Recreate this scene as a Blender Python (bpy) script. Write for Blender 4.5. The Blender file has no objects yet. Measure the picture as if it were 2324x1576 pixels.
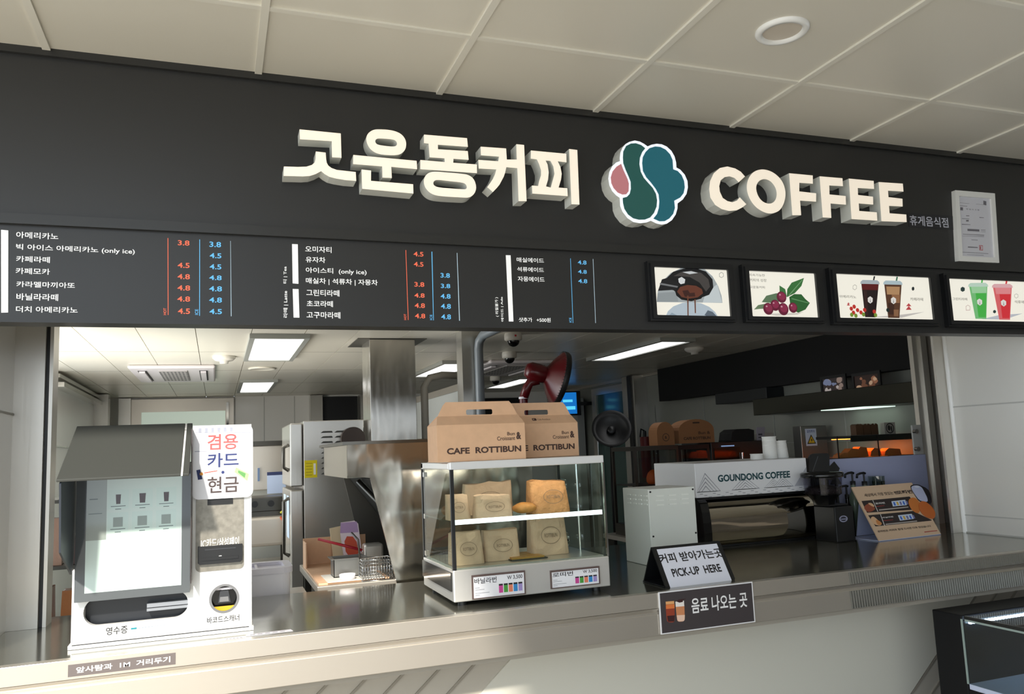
import bpy, bmesh, math, random
from mathutils import Vector, Matrix, noise
from mathutils.geometry import tessellate_polygon
S = bpy.context.scene
COL = S.collection
PI = math.pi

# ---------------------------------------------------------------- camera
cam_data = bpy.data.cameras.new('camera')
cam_data.sensor_width = 36.0
cam_data.lens = 28.485
cam_data.clip_start = 0.05
cam = bpy.data.objects.new('camera', cam_data)
COL.objects.link(cam)
_r, _f, _u = ((0.9396521, -0.3396029, -0.0415188),(0.3421141, 0.9314381, 0.1240199),(-0.0034454, -0.1307397, 0.9914107))
cam.matrix_world = Matrix(((_r[0], _u[0], -_f[0], 0.4782), (_r[1], _u[1], -_f[1], -2.6053),
                           (_r[2], _u[2], -_f[2], 1.6), (0, 0, 0, 1)))
S.camera = cam

# ---------------------------------------------------------------- daylight and exposure
S.view_settings.view_transform = 'Standard'
S.view_settings.look = 'None'
S.view_settings.exposure = 0.37
S.view_settings.gamma = 1.0
S.view_settings.use_curve_mapping = False
world = bpy.data.worlds.new('sky')
S.world = world
world.use_nodes = True
bg = world.node_tree.nodes['Background']
bg.inputs[0].default_value = (0.82, 0.91, 1.0, 1)
bg.inputs[1].default_value = 1.95
sun_data = bpy.data.lights.new('sun', 'SUN')
sun_data.energy = 5.0
sun_data.angle = 0.05
sun_data.color = (1.0, 0.93, 0.83)
sun = bpy.data.objects.new('sun', sun_data)
COL.objects.link(sun)
sun.rotation_euler = Vector((0.30, 1.0, -0.69)).to_track_quat('-Z', 'Y').to_euler()

# added area lamp brightening the left kitchen ceiling, at an unseen wall opening
fill_data = bpy.data.lights.new('kitchen_fill_light', 'AREA')
fill_data.shape = 'RECTANGLE'; fill_data.size = 2.6; fill_data.size_y = 1.0; fill_data.energy = 34.0; fill_data.spread = 2.3; fill_data.color = (1.0, 0.95, 0.86)
fill_obj = bpy.data.objects.new('kitchen_fill_light', fill_data); COL.objects.link(fill_obj)
fill_obj.location = (-0.76, 2.6, 1.45)
fill_obj.rotation_euler = Vector((1.0, 0.5, 0.75)).to_track_quat('-Z', 'Z').to_euler()

# ---------------------------------------------------------------- materials
def lin(c):
    return tuple(((v / 255) / 12.92 if v / 255 <= 0.04045 else (((v / 255) + 0.055) / 1.055) ** 2.4) for v in c)
MATS = {}
def M(name, rgb, rough=0.5, metal=0.0, es=0.0, ecol=None, bump=None, var=None, spec=None, coat=0.0, aniso=0.0):
    """principled material; bump=(scale xyz, strength, distance), var=(scale xyz, amount)"""
    if name in MATS: return MATS[name]
    m = bpy.data.materials.new(name); m.use_nodes = True
    nt = m.node_tree; p = nt.nodes['Principled BSDF']
    c = lin(rgb)
    p.inputs['Base Color'].default_value = (*c, 1)
    p.inputs['Roughness'].default_value = rough
    p.inputs['Metallic'].default_value = metal
    if spec is not None: p.inputs['Specular IOR Level'].default_value = spec
    if coat: p.inputs['Coat Weight'].default_value = coat
    if aniso: p.inputs['Anisotropic'].default_value = aniso
    if es:
        p.inputs['Emission Color'].default_value = (*lin(ecol or rgb), 1)
        p.inputs['Emission Strength'].default_value = es
    if bump or var:
        tc = nt.nodes.new('ShaderNodeTexCoord')
    def noise_node(sc):
        mp = nt.nodes.new('ShaderNodeMapping'); mp.inputs['Scale'].default_value = sc
        nt.links.new(tc.outputs['Object'], mp.inputs[0])
        n = nt.nodes.new('ShaderNodeTexNoise'); n.inputs['Scale'].default_value = 1.0
        n.inputs['Detail'].default_value = 3.0
        nt.links.new(mp.outputs[0], n.inputs['Vector'])
        return n
    if bump:
        n = noise_node(bump[0]); b = nt.nodes.new('ShaderNodeBump')
        b.inputs['Strength'].default_value = bump[1]; b.inputs['Distance'].default_value = bump[2]
        nt.links.new(n.outputs['Fac'], b.inputs['Height']); nt.links.new(b.outputs[0], p.inputs['Normal'])
    if var:
        n = noise_node(var[0]); r = nt.nodes.new('ShaderNodeMapRange')
        r.inputs[1].default_value = 0.3; r.inputs[2].default_value = 0.7
        r.inputs[3].default_value = 1 - var[1]; r.inputs[4].default_value = 1 + var[1]
        x = nt.nodes.new('ShaderNodeVectorMath'); x.operation = 'SCALE'
        x.inputs[0].default_value = c
        nt.links.new(n.outputs['Fac'], r.inputs[0]); nt.links.new(r.outputs[0], x.inputs['Scale'])
        nt.links.new(x.outputs[0], p.inputs['Base Color'])
    MATS[name] = m
    return m
def GLASS(name, tint=(235, 245, 240), amount=0.12):
    if name in MATS: return MATS[name]
    m = bpy.data.materials.new(name); m.use_nodes = True; nt = m.node_tree
    nt.nodes.clear()
    out = nt.nodes.new('ShaderNodeOutputMaterial'); mix = nt.nodes.new('ShaderNodeMixShader')
    t = nt.nodes.new('ShaderNodeBsdfTransparent'); t.inputs[0].default_value = (*lin(tint), 1)
    g = nt.nodes.new('ShaderNodeBsdfGlossy'); g.inputs['Roughness'].default_value = 0.01
    f = nt.nodes.new('ShaderNodeFresnel'); f.inputs[0].default_value = 1.45
    a = nt.nodes.new('ShaderNodeMath'); a.operation = 'MULTIPLY_ADD'
    a.inputs[1].default_value = 0.9; a.inputs[2].default_value = amount * 0.3
    ge = nt.nodes.new('ShaderNodeNewGeometry'); iv = nt.nodes.new('ShaderNodeMath'); iv.operation = 'SUBTRACT'
    iv.inputs[0].default_value = 1.0; nt.links.new(ge.outputs['Backfacing'], iv.inputs[1])
    ml = nt.nodes.new('ShaderNodeMath'); ml.operation = 'MULTIPLY'
    nt.links.new(f.outputs[0], a.inputs[0]); nt.links.new(a.outputs[0], ml.inputs[0]); nt.links.new(iv.outputs[0], ml.inputs[1])
    nt.links.new(ml.outputs[0], mix.inputs[0])
    nt.links.new(t.outputs[0], mix.inputs[1]); nt.links.new(g.outputs[0], mix.inputs[2])
    nt.links.new(mix.outputs[0], out.inputs[0])
    MATS[name] = m
    return m
def LIT(rgb, s=0.75):      # print on a backlit panel: it gives off its own light
    return M('lit_print_%d_%d_%d_%d' % (*rgb, int(s * 100)), tuple(v * 0.5 for v in rgb), 0.4, es=s * 0.78, ecol=rgb)
def INK(rgb, rough=0.6):
    return M('ink_%d_%d_%d' % tuple(rgb), rgb, rough)

ceil_paint = M('ceiling_panel_paint', (226, 221, 208), 0.35, bump=((3, 3, 3), 0.03, 0.01))
ceil_bar = M('ceiling_bar_paint', (232, 228, 216), 0.4)
kitchen_ceil = M('kitchen_ceiling_strip', (222, 217, 203), 0.32, bump=((2, 14, 2), 0.06, 0.01))
groove_dark = M('ceiling_groove', (90, 88, 80), 0.7)
fascia_m = M('charcoal_fascia', (38, 38, 38), 0.40, spec=0.55)
fascia_trim = M('charcoal_trim', (40, 40, 39), 0.35)
white_tile = M('white_tile', (220, 219, 214), 0.18, bump=((5, 5, 5), 0.02, 0.01))
white_paint = M('white_paint', (235, 235, 232), 0.3)
white_gloss = M('white_gloss', (246, 246, 244), 0.22)
steel = M('brushed_steel', (200, 193, 182), 0.30, 0.7, bump=((2, 2, 160), 0.05, 0.002))
steel_v = M('vertical_brushed_steel', (200, 197, 190), 0.25, 0.75, bump=((60, 60, 1.2), 0.06, 0.003))
steel_mirror = M('polished_steel_top', (158, 157, 146), 0.13, 0.85, bump=((3, 3, 3), 0.03, 0.01))
steel_wavy = M('wavy_steel_sheet', (190, 184, 172), 0.16, 1.0, bump=((3.2, 3.2, 1.6), 0.4, 0.06))
satin = M('satin_steel_jamb', (214, 210, 202), 0.30, 0.55, bump=((60, 60, 1.2), 0.06, 0.003))
chrome = M('chrome', (215, 215, 215), 0.05, 1.0)
steel_dark = M('dark_steel', (95, 93, 88), 0.35, 1.0)
black_gloss = M('black_gloss', (12, 13, 15), 0.12)
black_satin = M('black_satin', (18, 19, 21), 0.4)
black_matt = M('black_matt', (14, 14, 15), 0.75)
grey_paint = M('dark_grey_powder_coat', (62, 64, 61), 0.6)
kraft = M('kraft_card', (222, 180, 144), 0.75, var=((30, 30, 30), 0.04))
kraft_bag = M('kraft_paper', (200, 166, 138), 0.8, bump=((28, 28, 28), 0.8, 0.009), var=((20, 20, 20), 0.06))
kraft_ink = M('brown_ink', (74, 52, 44), 0.7)
glass = GLASS('clear_glass', (244, 250, 247), 0.0)
glass_dark = GLASS('smoked_glass', (206, 213, 212), 0.1)
plastic_white = M('white_plastic', (236, 233, 240), 0.35)
red_plastic = M('dark_red_plastic', (92, 12, 19), 0.25)
case_black = M('display_black', (12, 13, 16), 0.5, spec=0.25)

# ---------------------------------------------------------------- mesh helpers
class Fr:
    """a plane in the place: origin, u (right) and v (up); n = u x v points out of it"""
    def __init__(s, o, u, v):
        s.o = Vector(o); s.u = Vector(u).normalized(); s.v = Vector(v).normalized(); s.n = s.u.cross(s.v)
    def P(s, u, v, n=0.0):
        return s.o + s.u * u + s.v * v + s.n * n
def FZ(y):
    return Fr((0, y, 0), (1, 0, 0), (0, 0, 1))      # a plane facing the customers at depth y; u = x, v = z
def TOPF(z):
    return Fr((0, 0, z), (1, 0, 0), (0, 1, 0))
def SIDE(x):                                       # plane facing -x (n = -x): u = -y
    return Fr((x, 0, 0), (0, -1, 0), (0, 0, 1))
GLY = {}
def glyphs(body, bold, res=3):
    k = (body, bold, res)
    if k not in GLY:
        c = bpy.data.curves.new('t', 'FONT'); c.body = body; c.offset = bold; c.resolution_u = res
        o = bpy.data.objects.new('t', c); COL.objects.link(o)
        bpy.context.view_layer.update()
        me = o.to_mesh()
        vs = [(v.co.x, v.co.y) for v in me.vertices]; fs = [tuple(p.vertices) for p in me.polygons]
        o.to_mesh_clear(); bpy.data.objects.remove(o); bpy.data.curves.remove(c)
        GLY[k] = (vs, fs)
    return GLY[k]
def chaikin(pts, it=2):
    for _ in range(it):
        q = []
        for i in range(len(pts)):
            a, b = pts[i], pts[(i + 1) % len(pts)]
            q += [(a[0] * .75 + b[0] * .25, a[1] * .75 + b[1] * .25), (a[0] * .25 + b[0] * .75, a[1] * .25 + b[1] * .75)]
        pts = q
    return pts
def ell(cx, cz, rx, rz, n=28, a0=0.0, a1=2 * PI):
    full = abs(a1 - a0 - 2 * PI) < 1e-6
    return [(cx + rx * math.cos(a0 + (a1 - a0) * i / (n if full else n - 1)), cz + rz * math.sin(a0 + (a1 - a0) * i / (n if full else n - 1))) for i in range(n)]
def rrect(x0, x1, z0, z1, r, n=5):
    out = []
    for cx, cz, a in ((x1 - r, z1 - r, 0), (x0 + r, z1 - r, PI / 2), (x0 + r, z0 + r, PI), (x1 - r, z0 + r, 1.5 * PI)):
        out += [(cx + r * math.cos(a + PI / 2 * i / n), cz + r * math.sin(a + PI / 2 * i / n)) for i in range(n + 1)]
    return out
def rect(b):
    return [(b[0], b[2]), (b[1], b[2]), (b[1], b[3]), (b[0], b[3])]
def area2(p):
    return sum(p[i][0] * p[(i + 1) % len(p)][1] - p[(i + 1) % len(p)][0] * p[i][1] for i in range(len(p)))
class MB:
    def __init__(s):
        s.v = []; s.f = []; s.m = []; s.s = []
    def add(s, vs, fs, mi=0, smooth=False):
        b = len(s.v); s.v += [Vector(v) for v in vs]
        for f in fs:
            s.f.append([b + i for i in f]); s.m.append(mi); s.s.append(smooth)
        return s
    def box(s, x0, x1, y0, y1, z0, z1, mi=0):
        x0, x1 = min(x0, x1), max(x0, x1); y0, y1 = min(y0, y1), max(y0, y1); z0, z1 = min(z0, z1), max(z0, z1)
        vs = [(x, y, z) for z in (z0, z1) for y in (y0, y1) for x in (x0, x1)]
        return s.add(vs, [(0, 2, 3, 1), (4, 5, 7, 6), (0, 1, 5, 4), (2, 6, 7, 3), (0, 4, 6, 2), (1, 3, 7, 5)], mi)
    def fbox(s, fr, b, n0, n1, mi=0):              # box standing on a plane: b = (u0,u1,v0,v1)
        return s.prism(rect(b), fr, n0, n1, mi)
    def prism(s, pts, fr, n0, n1, mi=0, holes=(), side=None, smooth=False):
        side = mi if side is None else side
        loops = [list(pts) if area2(pts) > 0 else list(pts)[::-1]]
        for h in holes: loops.append(list(h) if area2(h) < 0 else list(h)[::-1])
        flat = [p for l in loops for p in l]
        tris = tessellate_polygon([[Vector((p[0], p[1], 0)) for p in l] for l in loops])
        fs = []
        for t in tris:
            a = [flat[i] for i in t]
            fs.append(tuple(t) if area2(a) > 0 else tuple(t)[::-1])
        s.add([fr.P(p[0], p[1], n1) for p in flat], fs, mi)
        if n0 == n1: return s
        s.add([fr.P(p[0], p[1], n0) for p in flat], [f[::-1] for f in fs], side)
        for l in loops:
            k = len(l)
            s.add([fr.P(p[0], p[1], n0) for p in l] + [fr.P(p[0], p[1], n1) for p in l],
                  [(i, (i + 1) % k, k + (i + 1) % k, k + i) for i in range(k)], side, smooth)
        return s
    def flat(s, pts, fr, lift=0.0, mi=0, holes=()):
        return s.prism(pts, fr, lift, lift, mi, holes)
    def lathe(s, prof, o, axis=(0, 0, 1), n=24, mi=0, smooth=True):   # prof = [(radius, along)]
        a = Vector(axis).normalized(); o = Vector(o)
        e = a.orthogonal().normalized(); w = a.cross(e)
        vs = []
        for r, t in prof:
            for i in range(n):
                q = 2 * PI * i / n
                vs.append(o + a * t + (e * math.cos(q) + w * math.sin(q)) * r)
        fs = []
        for j in range(len(prof) - 1):
            for i in range(n):
                i2 = (i + 1) % n
                fs.append((j * n + i, j * n + i2, (j + 1) * n + i2, (j + 1) * n + i))
        s.add(vs, fs, mi, smooth)
        if prof[0][0] > 1e-6: s.add(vs[:n], [tuple(range(n))[::-1]], mi)
        if prof[-1][0] > 1e-6: s.add(vs[-n:], [tuple(range(n))], mi)
        return s
    def cyl(s, p0, p1, r0, r1=None, n=20, mi=0):
        p0, p1 = Vector(p0), Vector(p1)
        return s.lathe([(r0, 0), (r0 if r1 is None else r1, (p1 - p0).length)], p0, p1 - p0, n, mi)
    def tube(s, pts, r, n=8, mi=0):
        pts = [Vector(p) for p in pts]; vs = []
        e = None
        for i, p in enumerate(pts):
            d = (pts[min(i + 1, len(pts) - 1)] - pts[max(i - 1, 0)]).normalized()
            e = d.orthogonal().normalized() if e is None else (e - d * e.dot(d)).normalized()
            w = d.cross(e)
            vs += [p + (e * math.cos(2 * PI * k / n) + w * math.sin(2 * PI * k / n)) * r for k in range(n)]
        fs = [(j * n + k, j * n + (k + 1) % n, (j + 1) * n + (k + 1) % n, (j + 1) * n + k) for j in range(len(pts) - 1) for k in range(n)]
        fs += [tuple(range(n))[::-1], tuple(range((len(pts) - 1) * n, len(pts) * n))]
        return s.add(vs, fs, mi, True)
    def ball(s, c, r, sc=(1, 1, 1), n=14, mi=0, half=None):
        vs = []; fs = []; m = n // 2 + 1
        for j in range(m):
            t = PI * j / (m - 1)
            if half == 'down': t = PI / 2 + t / 2
            if half == 'up': t = t / 2
            for i in range(n):
                a = 2 * PI * i / n
                vs.append((c[0] + r * sc[0] * math.sin(t) * math.cos(a), c[1] + r * sc[1] * math.sin(t) * math.sin(a), c[2] + r * sc[2] * math.cos(t)))
        for j in range(m - 1):
            for i in range(n):
                fs.append((j * n + i, (j + 1) * n + i, (j + 1) * n + (i + 1) % n, j * n + (i + 1) % n))
        return s.add(vs, fs, mi, True)
    def text(s, body, fr, b, mi=0, bold=0.0, lift=0.001, rot=False):
        """lettering fitted to the box b = (u0,u1,v0,v1) of the plane; rot = reads upwards"""
        vs, fs = glyphs(body, bold)
        x0 = min(v[0] for v in vs); x1 = max(v[0] for v in vs); y0 = min(v[1] for v in vs); y1 = max(v[1] for v in vs)
        if rot:
            q = [(b[1] - (v[1] - y0) / (y1 - y0) * (b[1] - b[0]), b[2] + (v[0] - x0) / (x1 - x0) * (b[3] - b[2])) for v in vs]
        else:
            q = [(b[0] + (v[0] - x0) / (x1 - x0) * (b[1] - b[0]), b[2] + (v[1] - y0) / (y1 - y0) * (b[3] - b[2])) for v in vs]
        return s.add([fr.P(p[0], p[1], lift) for p in q], fs, mi)
    def ring(s, outer, inner, fr, lift, mi=0):
        return s.prism(outer, fr, lift, lift, mi, [inner])
    def move(s, mtx):
        s.v = [mtx @ v for v in s.v]; return s
    def build(s, name, mats, parent=None, bev=0.0, label=None):
        if not isinstance(mats, (list, tuple)): mats = [mats]
        off = Vector((0, 0, 0))
        if parent is not None:
            r = parent
            while r is not None:
                off += r.location; r = r.parent
        else:
            xs = [v.x for v in s.v]; ys = [v.y for v in s.v]; zs = [v.z for v in s.v]
            off = Vector(((min(xs) + max(xs)) / 2, (min(ys) + max(ys)) / 2, min(zs)))
        me = bpy.data.meshes.new(name)
        me.from_pydata([tuple(v - off) for v in s.v], [], s.f)
        for m in mats: me.materials.append(m)
        me.polygons.foreach_set('material_index', s.m)
        me.polygons.foreach_set('use_smooth', s.s)
        me.update()
        o = bpy.data.objects.new(name, me); COL.objects.link(o)
        if parent is not None: o.parent = parent
        else: o.location = off
        if bev:
            b = o.modifiers.new('edge', 'BEVEL'); b.width = bev; b.segments = 2; b.limit_method = 'ANGLE'; b.angle_limit = 0.7
        if label: o['label'] = label
        return o
def tag(o, label, cat, group=None, kind=None):
    o['label'] = label; o['category'] = cat
    if group: o['group'] = group
    if kind: o['kind'] = kind
    return o
def thing(name, label, cat, loc, group=None):
    o = bpy.data.objects.new(name, None); COL.objects.link(o)
    o.location = loc; o.empty_display_size = 0.05
    return tag(o, label, cat, group)
def struct(mb, name, mats, bev=0.0, parent=None):
    o = mb.build(name, mats, parent, bev); o['kind'] = 'structure'
    return o
def dup(root, dx, label=None):
    def cp(o, p):
        c = o.copy(); COL.objects.link(c)
        if p is not None: c.parent = p
        for ch in list(o.children): cp(ch, c)
        return c
    c = cp(root, None); c.location = root.location + Vector(dx)
    if label: c['label'] = label
    return c
CT = 1.0726      # height of the service counter

# ================================================================ STRUCTURE
ZC = 2.8353      # front ceiling height
# ground and floors
b = MB(); b.box(-14, 0.6, -9, 0.06, -0.1, 0.0)
struct(b, 'ground_bounce', M('bounce_pale_ground', (184, 178, 166), 0.8, var=((1.2, 1.2, 1.2), 0.08)))  # unseen paler ground strip added to bounce light onto the left ceiling
b = MB(); b.box(0.6, 16, -22, 0.06, -0.1, 0.0); b.box(-14, 0.6, -22, -9, -0.1, 0.0)
struct(b, 'ground', M('pale_paving', (138, 134, 127), 0.8, var=((1.2, 1.2, 1.2), 0.08)))
b = MB(); b.box(-0.7, 4.8, 0.06, 7.3, -0.1, 0.0)
struct(b, 'floor', M('grey_floor_tile', (92, 90, 86), 0.4))
# front ceiling: eave over the counter, unseen deep part on the right added to block the sun, with its panel grid
ZC = 2.8353
b = MB()
b.box(-4.2, 8.4, -1.5, 0.0, ZC, ZC + 0.12)
b.box(0.55, 14.0, -11.0, -1.5, ZC, ZC + 0.12)
for i in range(-7, 15):
    y0 = -1.5 if i * 0.6 < 0.55 else -11.0
    b.box(i * 0.6 - 0.011, i * 0.6 + 0.011, y0, 0.0, ZC - 0.007, ZC, 1)
for k in range(10):
    y = -0.4165 - 0.6 * k
    if y > -1.5: b.box(-4.2, 8.4, y - 0.010, y + 0.010, ZC - 0.006, ZC, 1)
    else: b.box(0.56, 8.4, y - 0.010, y + 0.010, ZC - 0.006, ZC, 1)
struct(b, 'ceiling', [ceil_paint, ceil_bar])
# unseen opposite wall, added to darken light and reflections on the right
b = MB(); b.box(2.2, 14.0, -11.2, -11.0, 0.0, ZC - 0.6); b.box(9.6, 9.8, -11.0, -0.2, 0.0, ZC - 0.002)
struct(b, 'wall_light_block', M('light_block_brown', (140, 134, 126), 0.7, var=((0.8, 0.8, 0.8), 0.25)))
# fascia wall with its trims
b = MB(); b.box(-3.4, 7.2, 0.0, 0.08, 2.30, ZC)
struct(b, 'wall_front', fascia_m)
b = MB(); b.box(-3.4, 7.2, -0.014, 0.0, 2.812, ZC)
struct(b, 'trim_1', fascia_trim)
b = MB(); b.box(-3.4, 7.2, -0.016, 0.08, 2.296, 2.326)
struct(b, 'trim_2', fascia_trim)
# kitchen shell
ZK = 2.32
b = MB()
nx = 19
for i in range(nx):
    x0 = -0.53 + 0.2985 * i
    b.box(x0 + 0.002, x0 + 0.2965, 0.08, 7.3, ZK, ZK + 0.02)
b.box(-0.70, -0.532, 0.08, 7.3, ZK, ZK + 0.02)
b.box(-0.7, 4.9, 0.08, 7.3, ZK + 0.02, ZK + 0.05, 1)
for y in (1.9, 3.1, 4.3, 5.5, 6.7): b.box(-0.7, 4.9, y, y + 0.003, ZK - 0.0006, ZK, 1)
struct(b, 'ceiling_kitchen', [kitchen_ceil, groove_dark])
b = MB()
b.box(-0.84, 4.95, 7.2, 7.3, 0, ZK)
for x in (-0.5, 0.99, 1.33, 2.6, 3.2): b.box(x, x + 0.006, 7.196, 7.2, 0.2, ZK - 0.01, 1)
for z in (1.15, 1.76): b.box(0.66, 4.7, 7.196, 7.2, z, z + 0.006, 1)
struct(b, 'wall_back', [white_tile, M('grout', (170, 172, 168), 0.8)])
# left kitchen wall; its unseen opening near the counter is added to let light in
b = MB()
b.box(-0.80, -0.68, 0.75, 7.2, 0, 0.95)
b.box(-0.80, -0.68, 4.25, 7.2, 0.95, ZK)
b.box(-0.80, -0.68, 0.75, 4.25, 2.2, ZK)
b.box(-0.80, -0.20, 0.60, 0.75, 0, ZK + 0.5)
struct(b, 'wall_left', white_paint)
b = MB()
b.box(-0.68, -0.60, 4.25, 6.75, 2.20, 2.235); b.box(-0.68, -0.63, 4.25, 6.75, 2.27, 2.30)
b.box(-0.68, -0.55, 6.45, 6.62, 0, 2.31); b.box(-0.68, -0.60, 6.62, 6.80, 0, 2.31)
b.box(-0.68, -0.665, 4.25, 6.45, 1.755, 1.762)
struct(b, 'trim_3', steel_v)
# right kitchen wall
b = MB()
b.box(4.75, 4.95, 0.5, 7.2, 0, ZK)
for y in (1.2, 2.1, 2.9, 3.9, 4.8): b.box(4.746, 4.75, y, y + 0.006, 0.6, 1.98, 1)
for z in (1.2, 1.55): b.box(4.746, 4.75, 0.9, 5.0, z, z + 0.006, 1)
struct(b, 'wall_right', [M('pale_wall_tile', (150, 152, 144), 0.2), M('grout', (170, 172, 168), 0.8), steel])
b = MB(); b.box(4.715, 4.7495, 0.75, 7.19, ZK - 0.03, ZK - 0.001); struct(b, 'trim_10', steel)
# tiled piers either side of the opening
b = MB()
b.box(-0.60, -0.17, 0.09, 0.595, CT, 2.30)
b.box(-0.172, -0.166, 0.09, 0.55, 1.78, 1.787, 1)
struct(b, 'wall_left_pier', [white_tile, M('tile_joint', (188, 188, 184), 0.7)])
b = MB()
b.box(4.105, 4.745, 0.09, 0.62, CT, 2.30)
b.box(4.102, 4.105, 0.09, 0.62, 1.715, 1.722, 1); b.box(4.102, 4.105, 0.09, 0.62, 1.16, 1.165, 1)
b.box(4.099, 4.105, 0.09, 0.62, CT, CT + 0.006, 1)
b.cyl((4.105, 0.615, CT), (4.105, 0.615, 2.3), 0.012, mi=2)
struct(b, 'wall_right_pier', [white_tile, M('tile_joint', (188, 188, 184), 0.7), white_gloss])
# stainless jambs of the serving opening
b = MB()
b.box(-0.172, -0.078, 0.55, 0.66, CT, 2.30)
b.box(-0.078, -0.066, 0.57, 0.66, CT, 2.30, 1); b.box(-0.066, -0.055, 0.56, 0.66, CT, 2.30)
struct(b, 'trim_4', [satin, black_satin])
b = MB()
b.box(4.306, 4.357, 1.02, 1.05, CT, 2.30); b.box(4.357, 4.40, 1.005, 1.05, CT, 2.30)
b.box(4.40, 4.436, 1.035, 1.05, CT, 2.30, 1); b.box(4.436, 4.52, 1.01, 1.05, CT, 2.30)
b.box(4.035, 4.105, 0.625, 0.64, CT, 2.30)
struct(b, 'trim_5', [satin, M('brown_rubber_seal', (60, 52, 46), 0.5)])
# column in the kitchen
b = MB(); b.box(1.86, 1.975, 2.03, 2.15, 0, ZK)
struct(b, 'pillar', steel_v)

# ================================================================ SIGN
SH = 0.06
FS = FZ(-SH)
face = M('cream_acrylic_face', (252, 244, 230), 0.35, es=0.34, ecol=(255, 238, 216))
ret = M('letter_return', (226, 228, 222), 0.4)
def letter(root, pts, holes=(), sm=0, extra=()):
    b = MB()
    b.prism(chaikin(pts, sm) if sm else pts, FS, -SH, 0, 0, holes, 1, smooth=bool(sm))
    for p, h, k in extra: b.prism(chaikin(p, k) if k else p, FS, -SH, 0, 0, h, 1, smooth=bool(k))
    return b.build('letter', [face, ret], root)
sg = thing('raised_sign_word', 'large cream raised Korean lettering on the charcoal fascia left of the flower emblem', 'sign', (1.2, 0, 2.45))
letter(sg, [(0.7230,2.6370),(0.8530,2.6360),(0.8540,2.5540),(0.8240,2.5530),(0.8240,2.6070),(0.7240,2.6040)], extra=[
    ([(0.7730,2.5680),(0.8040,2.5670),(0.8050,2.5460),(0.8070,2.5330),(0.8120,2.5240),(0.8220,2.5170),(0.8390,2.5120),(0.8670,2.5110),(0.8990,2.5100),(0.9000,2.4800),(0.8670,2.4800),(0.8360,2.4830),(0.8150,2.4870),(0.8000,2.4950),(0.7890,2.5040),(0.7720,2.4930),(0.7530,2.4850),(0.7320,2.4820),(0.6730,2.4790),(0.6740,2.5100),(0.7170,2.5120),(0.7430,2.5150),(0.7600,2.5220),(0.7690,2.5310),(0.7720,2.5440)], (), 0)])
letter(sg, [(0.9340,2.6240),(0.9390,2.6420),(0.9510,2.6540),(0.9650,2.6610),(0.9860,2.6630),(1.0060,2.6640),(1.0310,2.6620),(1.0520,2.6540),(1.0650,2.6390),(1.0690,2.6210),(1.0650,2.6000),(1.0500,2.5840),(1.0320,2.5780),(1.0020,2.5760),(0.9750,2.5770),(0.9550,2.5850),(0.9410,2.6000)],
    [chaikin([(0.9640,2.6200),(0.9680,2.6280),(0.9760,2.6310),(1.0010,2.6320),(1.0250,2.6320),(1.0350,2.6270),(1.0380,2.6180),(1.0340,2.6100),(1.0230,2.6070),(1.0030,2.6070),(0.9800,2.6080),(0.9680,2.6110)],2)], 2, extra=[
    ([(0.8920,2.5670),(1.1020,2.5650),(1.1030,2.5360),(1.0160,2.5370),(1.0170,2.4990),(0.9860,2.4980),(0.9860,2.5360),(0.8910,2.5360)], (), 0),
    ([(0.9180,2.5200),(0.9490,2.5190),(0.9480,2.4840),(1.0880,2.4830),(1.0880,2.4510),(0.9190,2.4550)], (), 0)])
letter(sg, [(1.1300,2.6590),(1.2810,2.6610),(1.2830,2.6300),(1.1770,2.6280),(1.1770,2.6120),(1.2820,2.6150),(1.2840,2.5840),(1.2300,2.5830),(1.2290,2.5690),(1.3130,2.5700),(1.3120,2.5390),(1.1140,2.5370),(1.1150,2.5690),(1.1990,2.5690),(1.1990,2.5820),(1.1470,2.5810),(1.1450,2.6290),(1.1290,2.6290)], extra=[
    ([(1.1240,2.4960),(1.1280,2.5120),(1.1400,2.5260),(1.1600,2.5330),(1.1970,2.5330),(1.2530,2.5330),(1.2820,2.5310),(1.3000,2.5180),(1.3070,2.4980),(1.3070,2.4800),(1.2980,2.4620),(1.2810,2.4500),(1.2600,2.4490),(1.1950,2.4480),(1.1600,2.4500),(1.1400,2.4600),(1.1270,2.4770)],
     [chaikin([(1.1560,2.4920),(1.1610,2.5010),(1.1720,2.5050),(1.2140,2.5030),(1.2570,2.5020),(1.2700,2.4980),(1.2750,2.4870),(1.2710,2.4790),(1.2590,2.4780),(1.2180,2.4780),(1.1760,2.4780),(1.1600,2.4830)],2)], 2)])
letter(sg, [(1.3290,2.6350),(1.4220,2.6370),(1.4230,2.5970),(1.4600,2.6000),(1.4610,2.6560),(1.4900,2.6560),(1.4900,2.4520),(1.4600,2.4500),(1.4610,2.5690),(1.4200,2.5690),(1.4150,2.5500),(1.4090,2.5340),(1.4000,2.5180),(1.3920,2.5040),(1.3830,2.4930),(1.3670,2.4760),(1.3470,2.4920),(1.3580,2.5070),(1.3690,2.5230),(1.3770,2.5390),(1.3830,2.5580),(1.3190,2.5560),(1.3190,2.5870),(1.3910,2.5880),(1.3950,2.6050),(1.3290,2.6040)])
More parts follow.
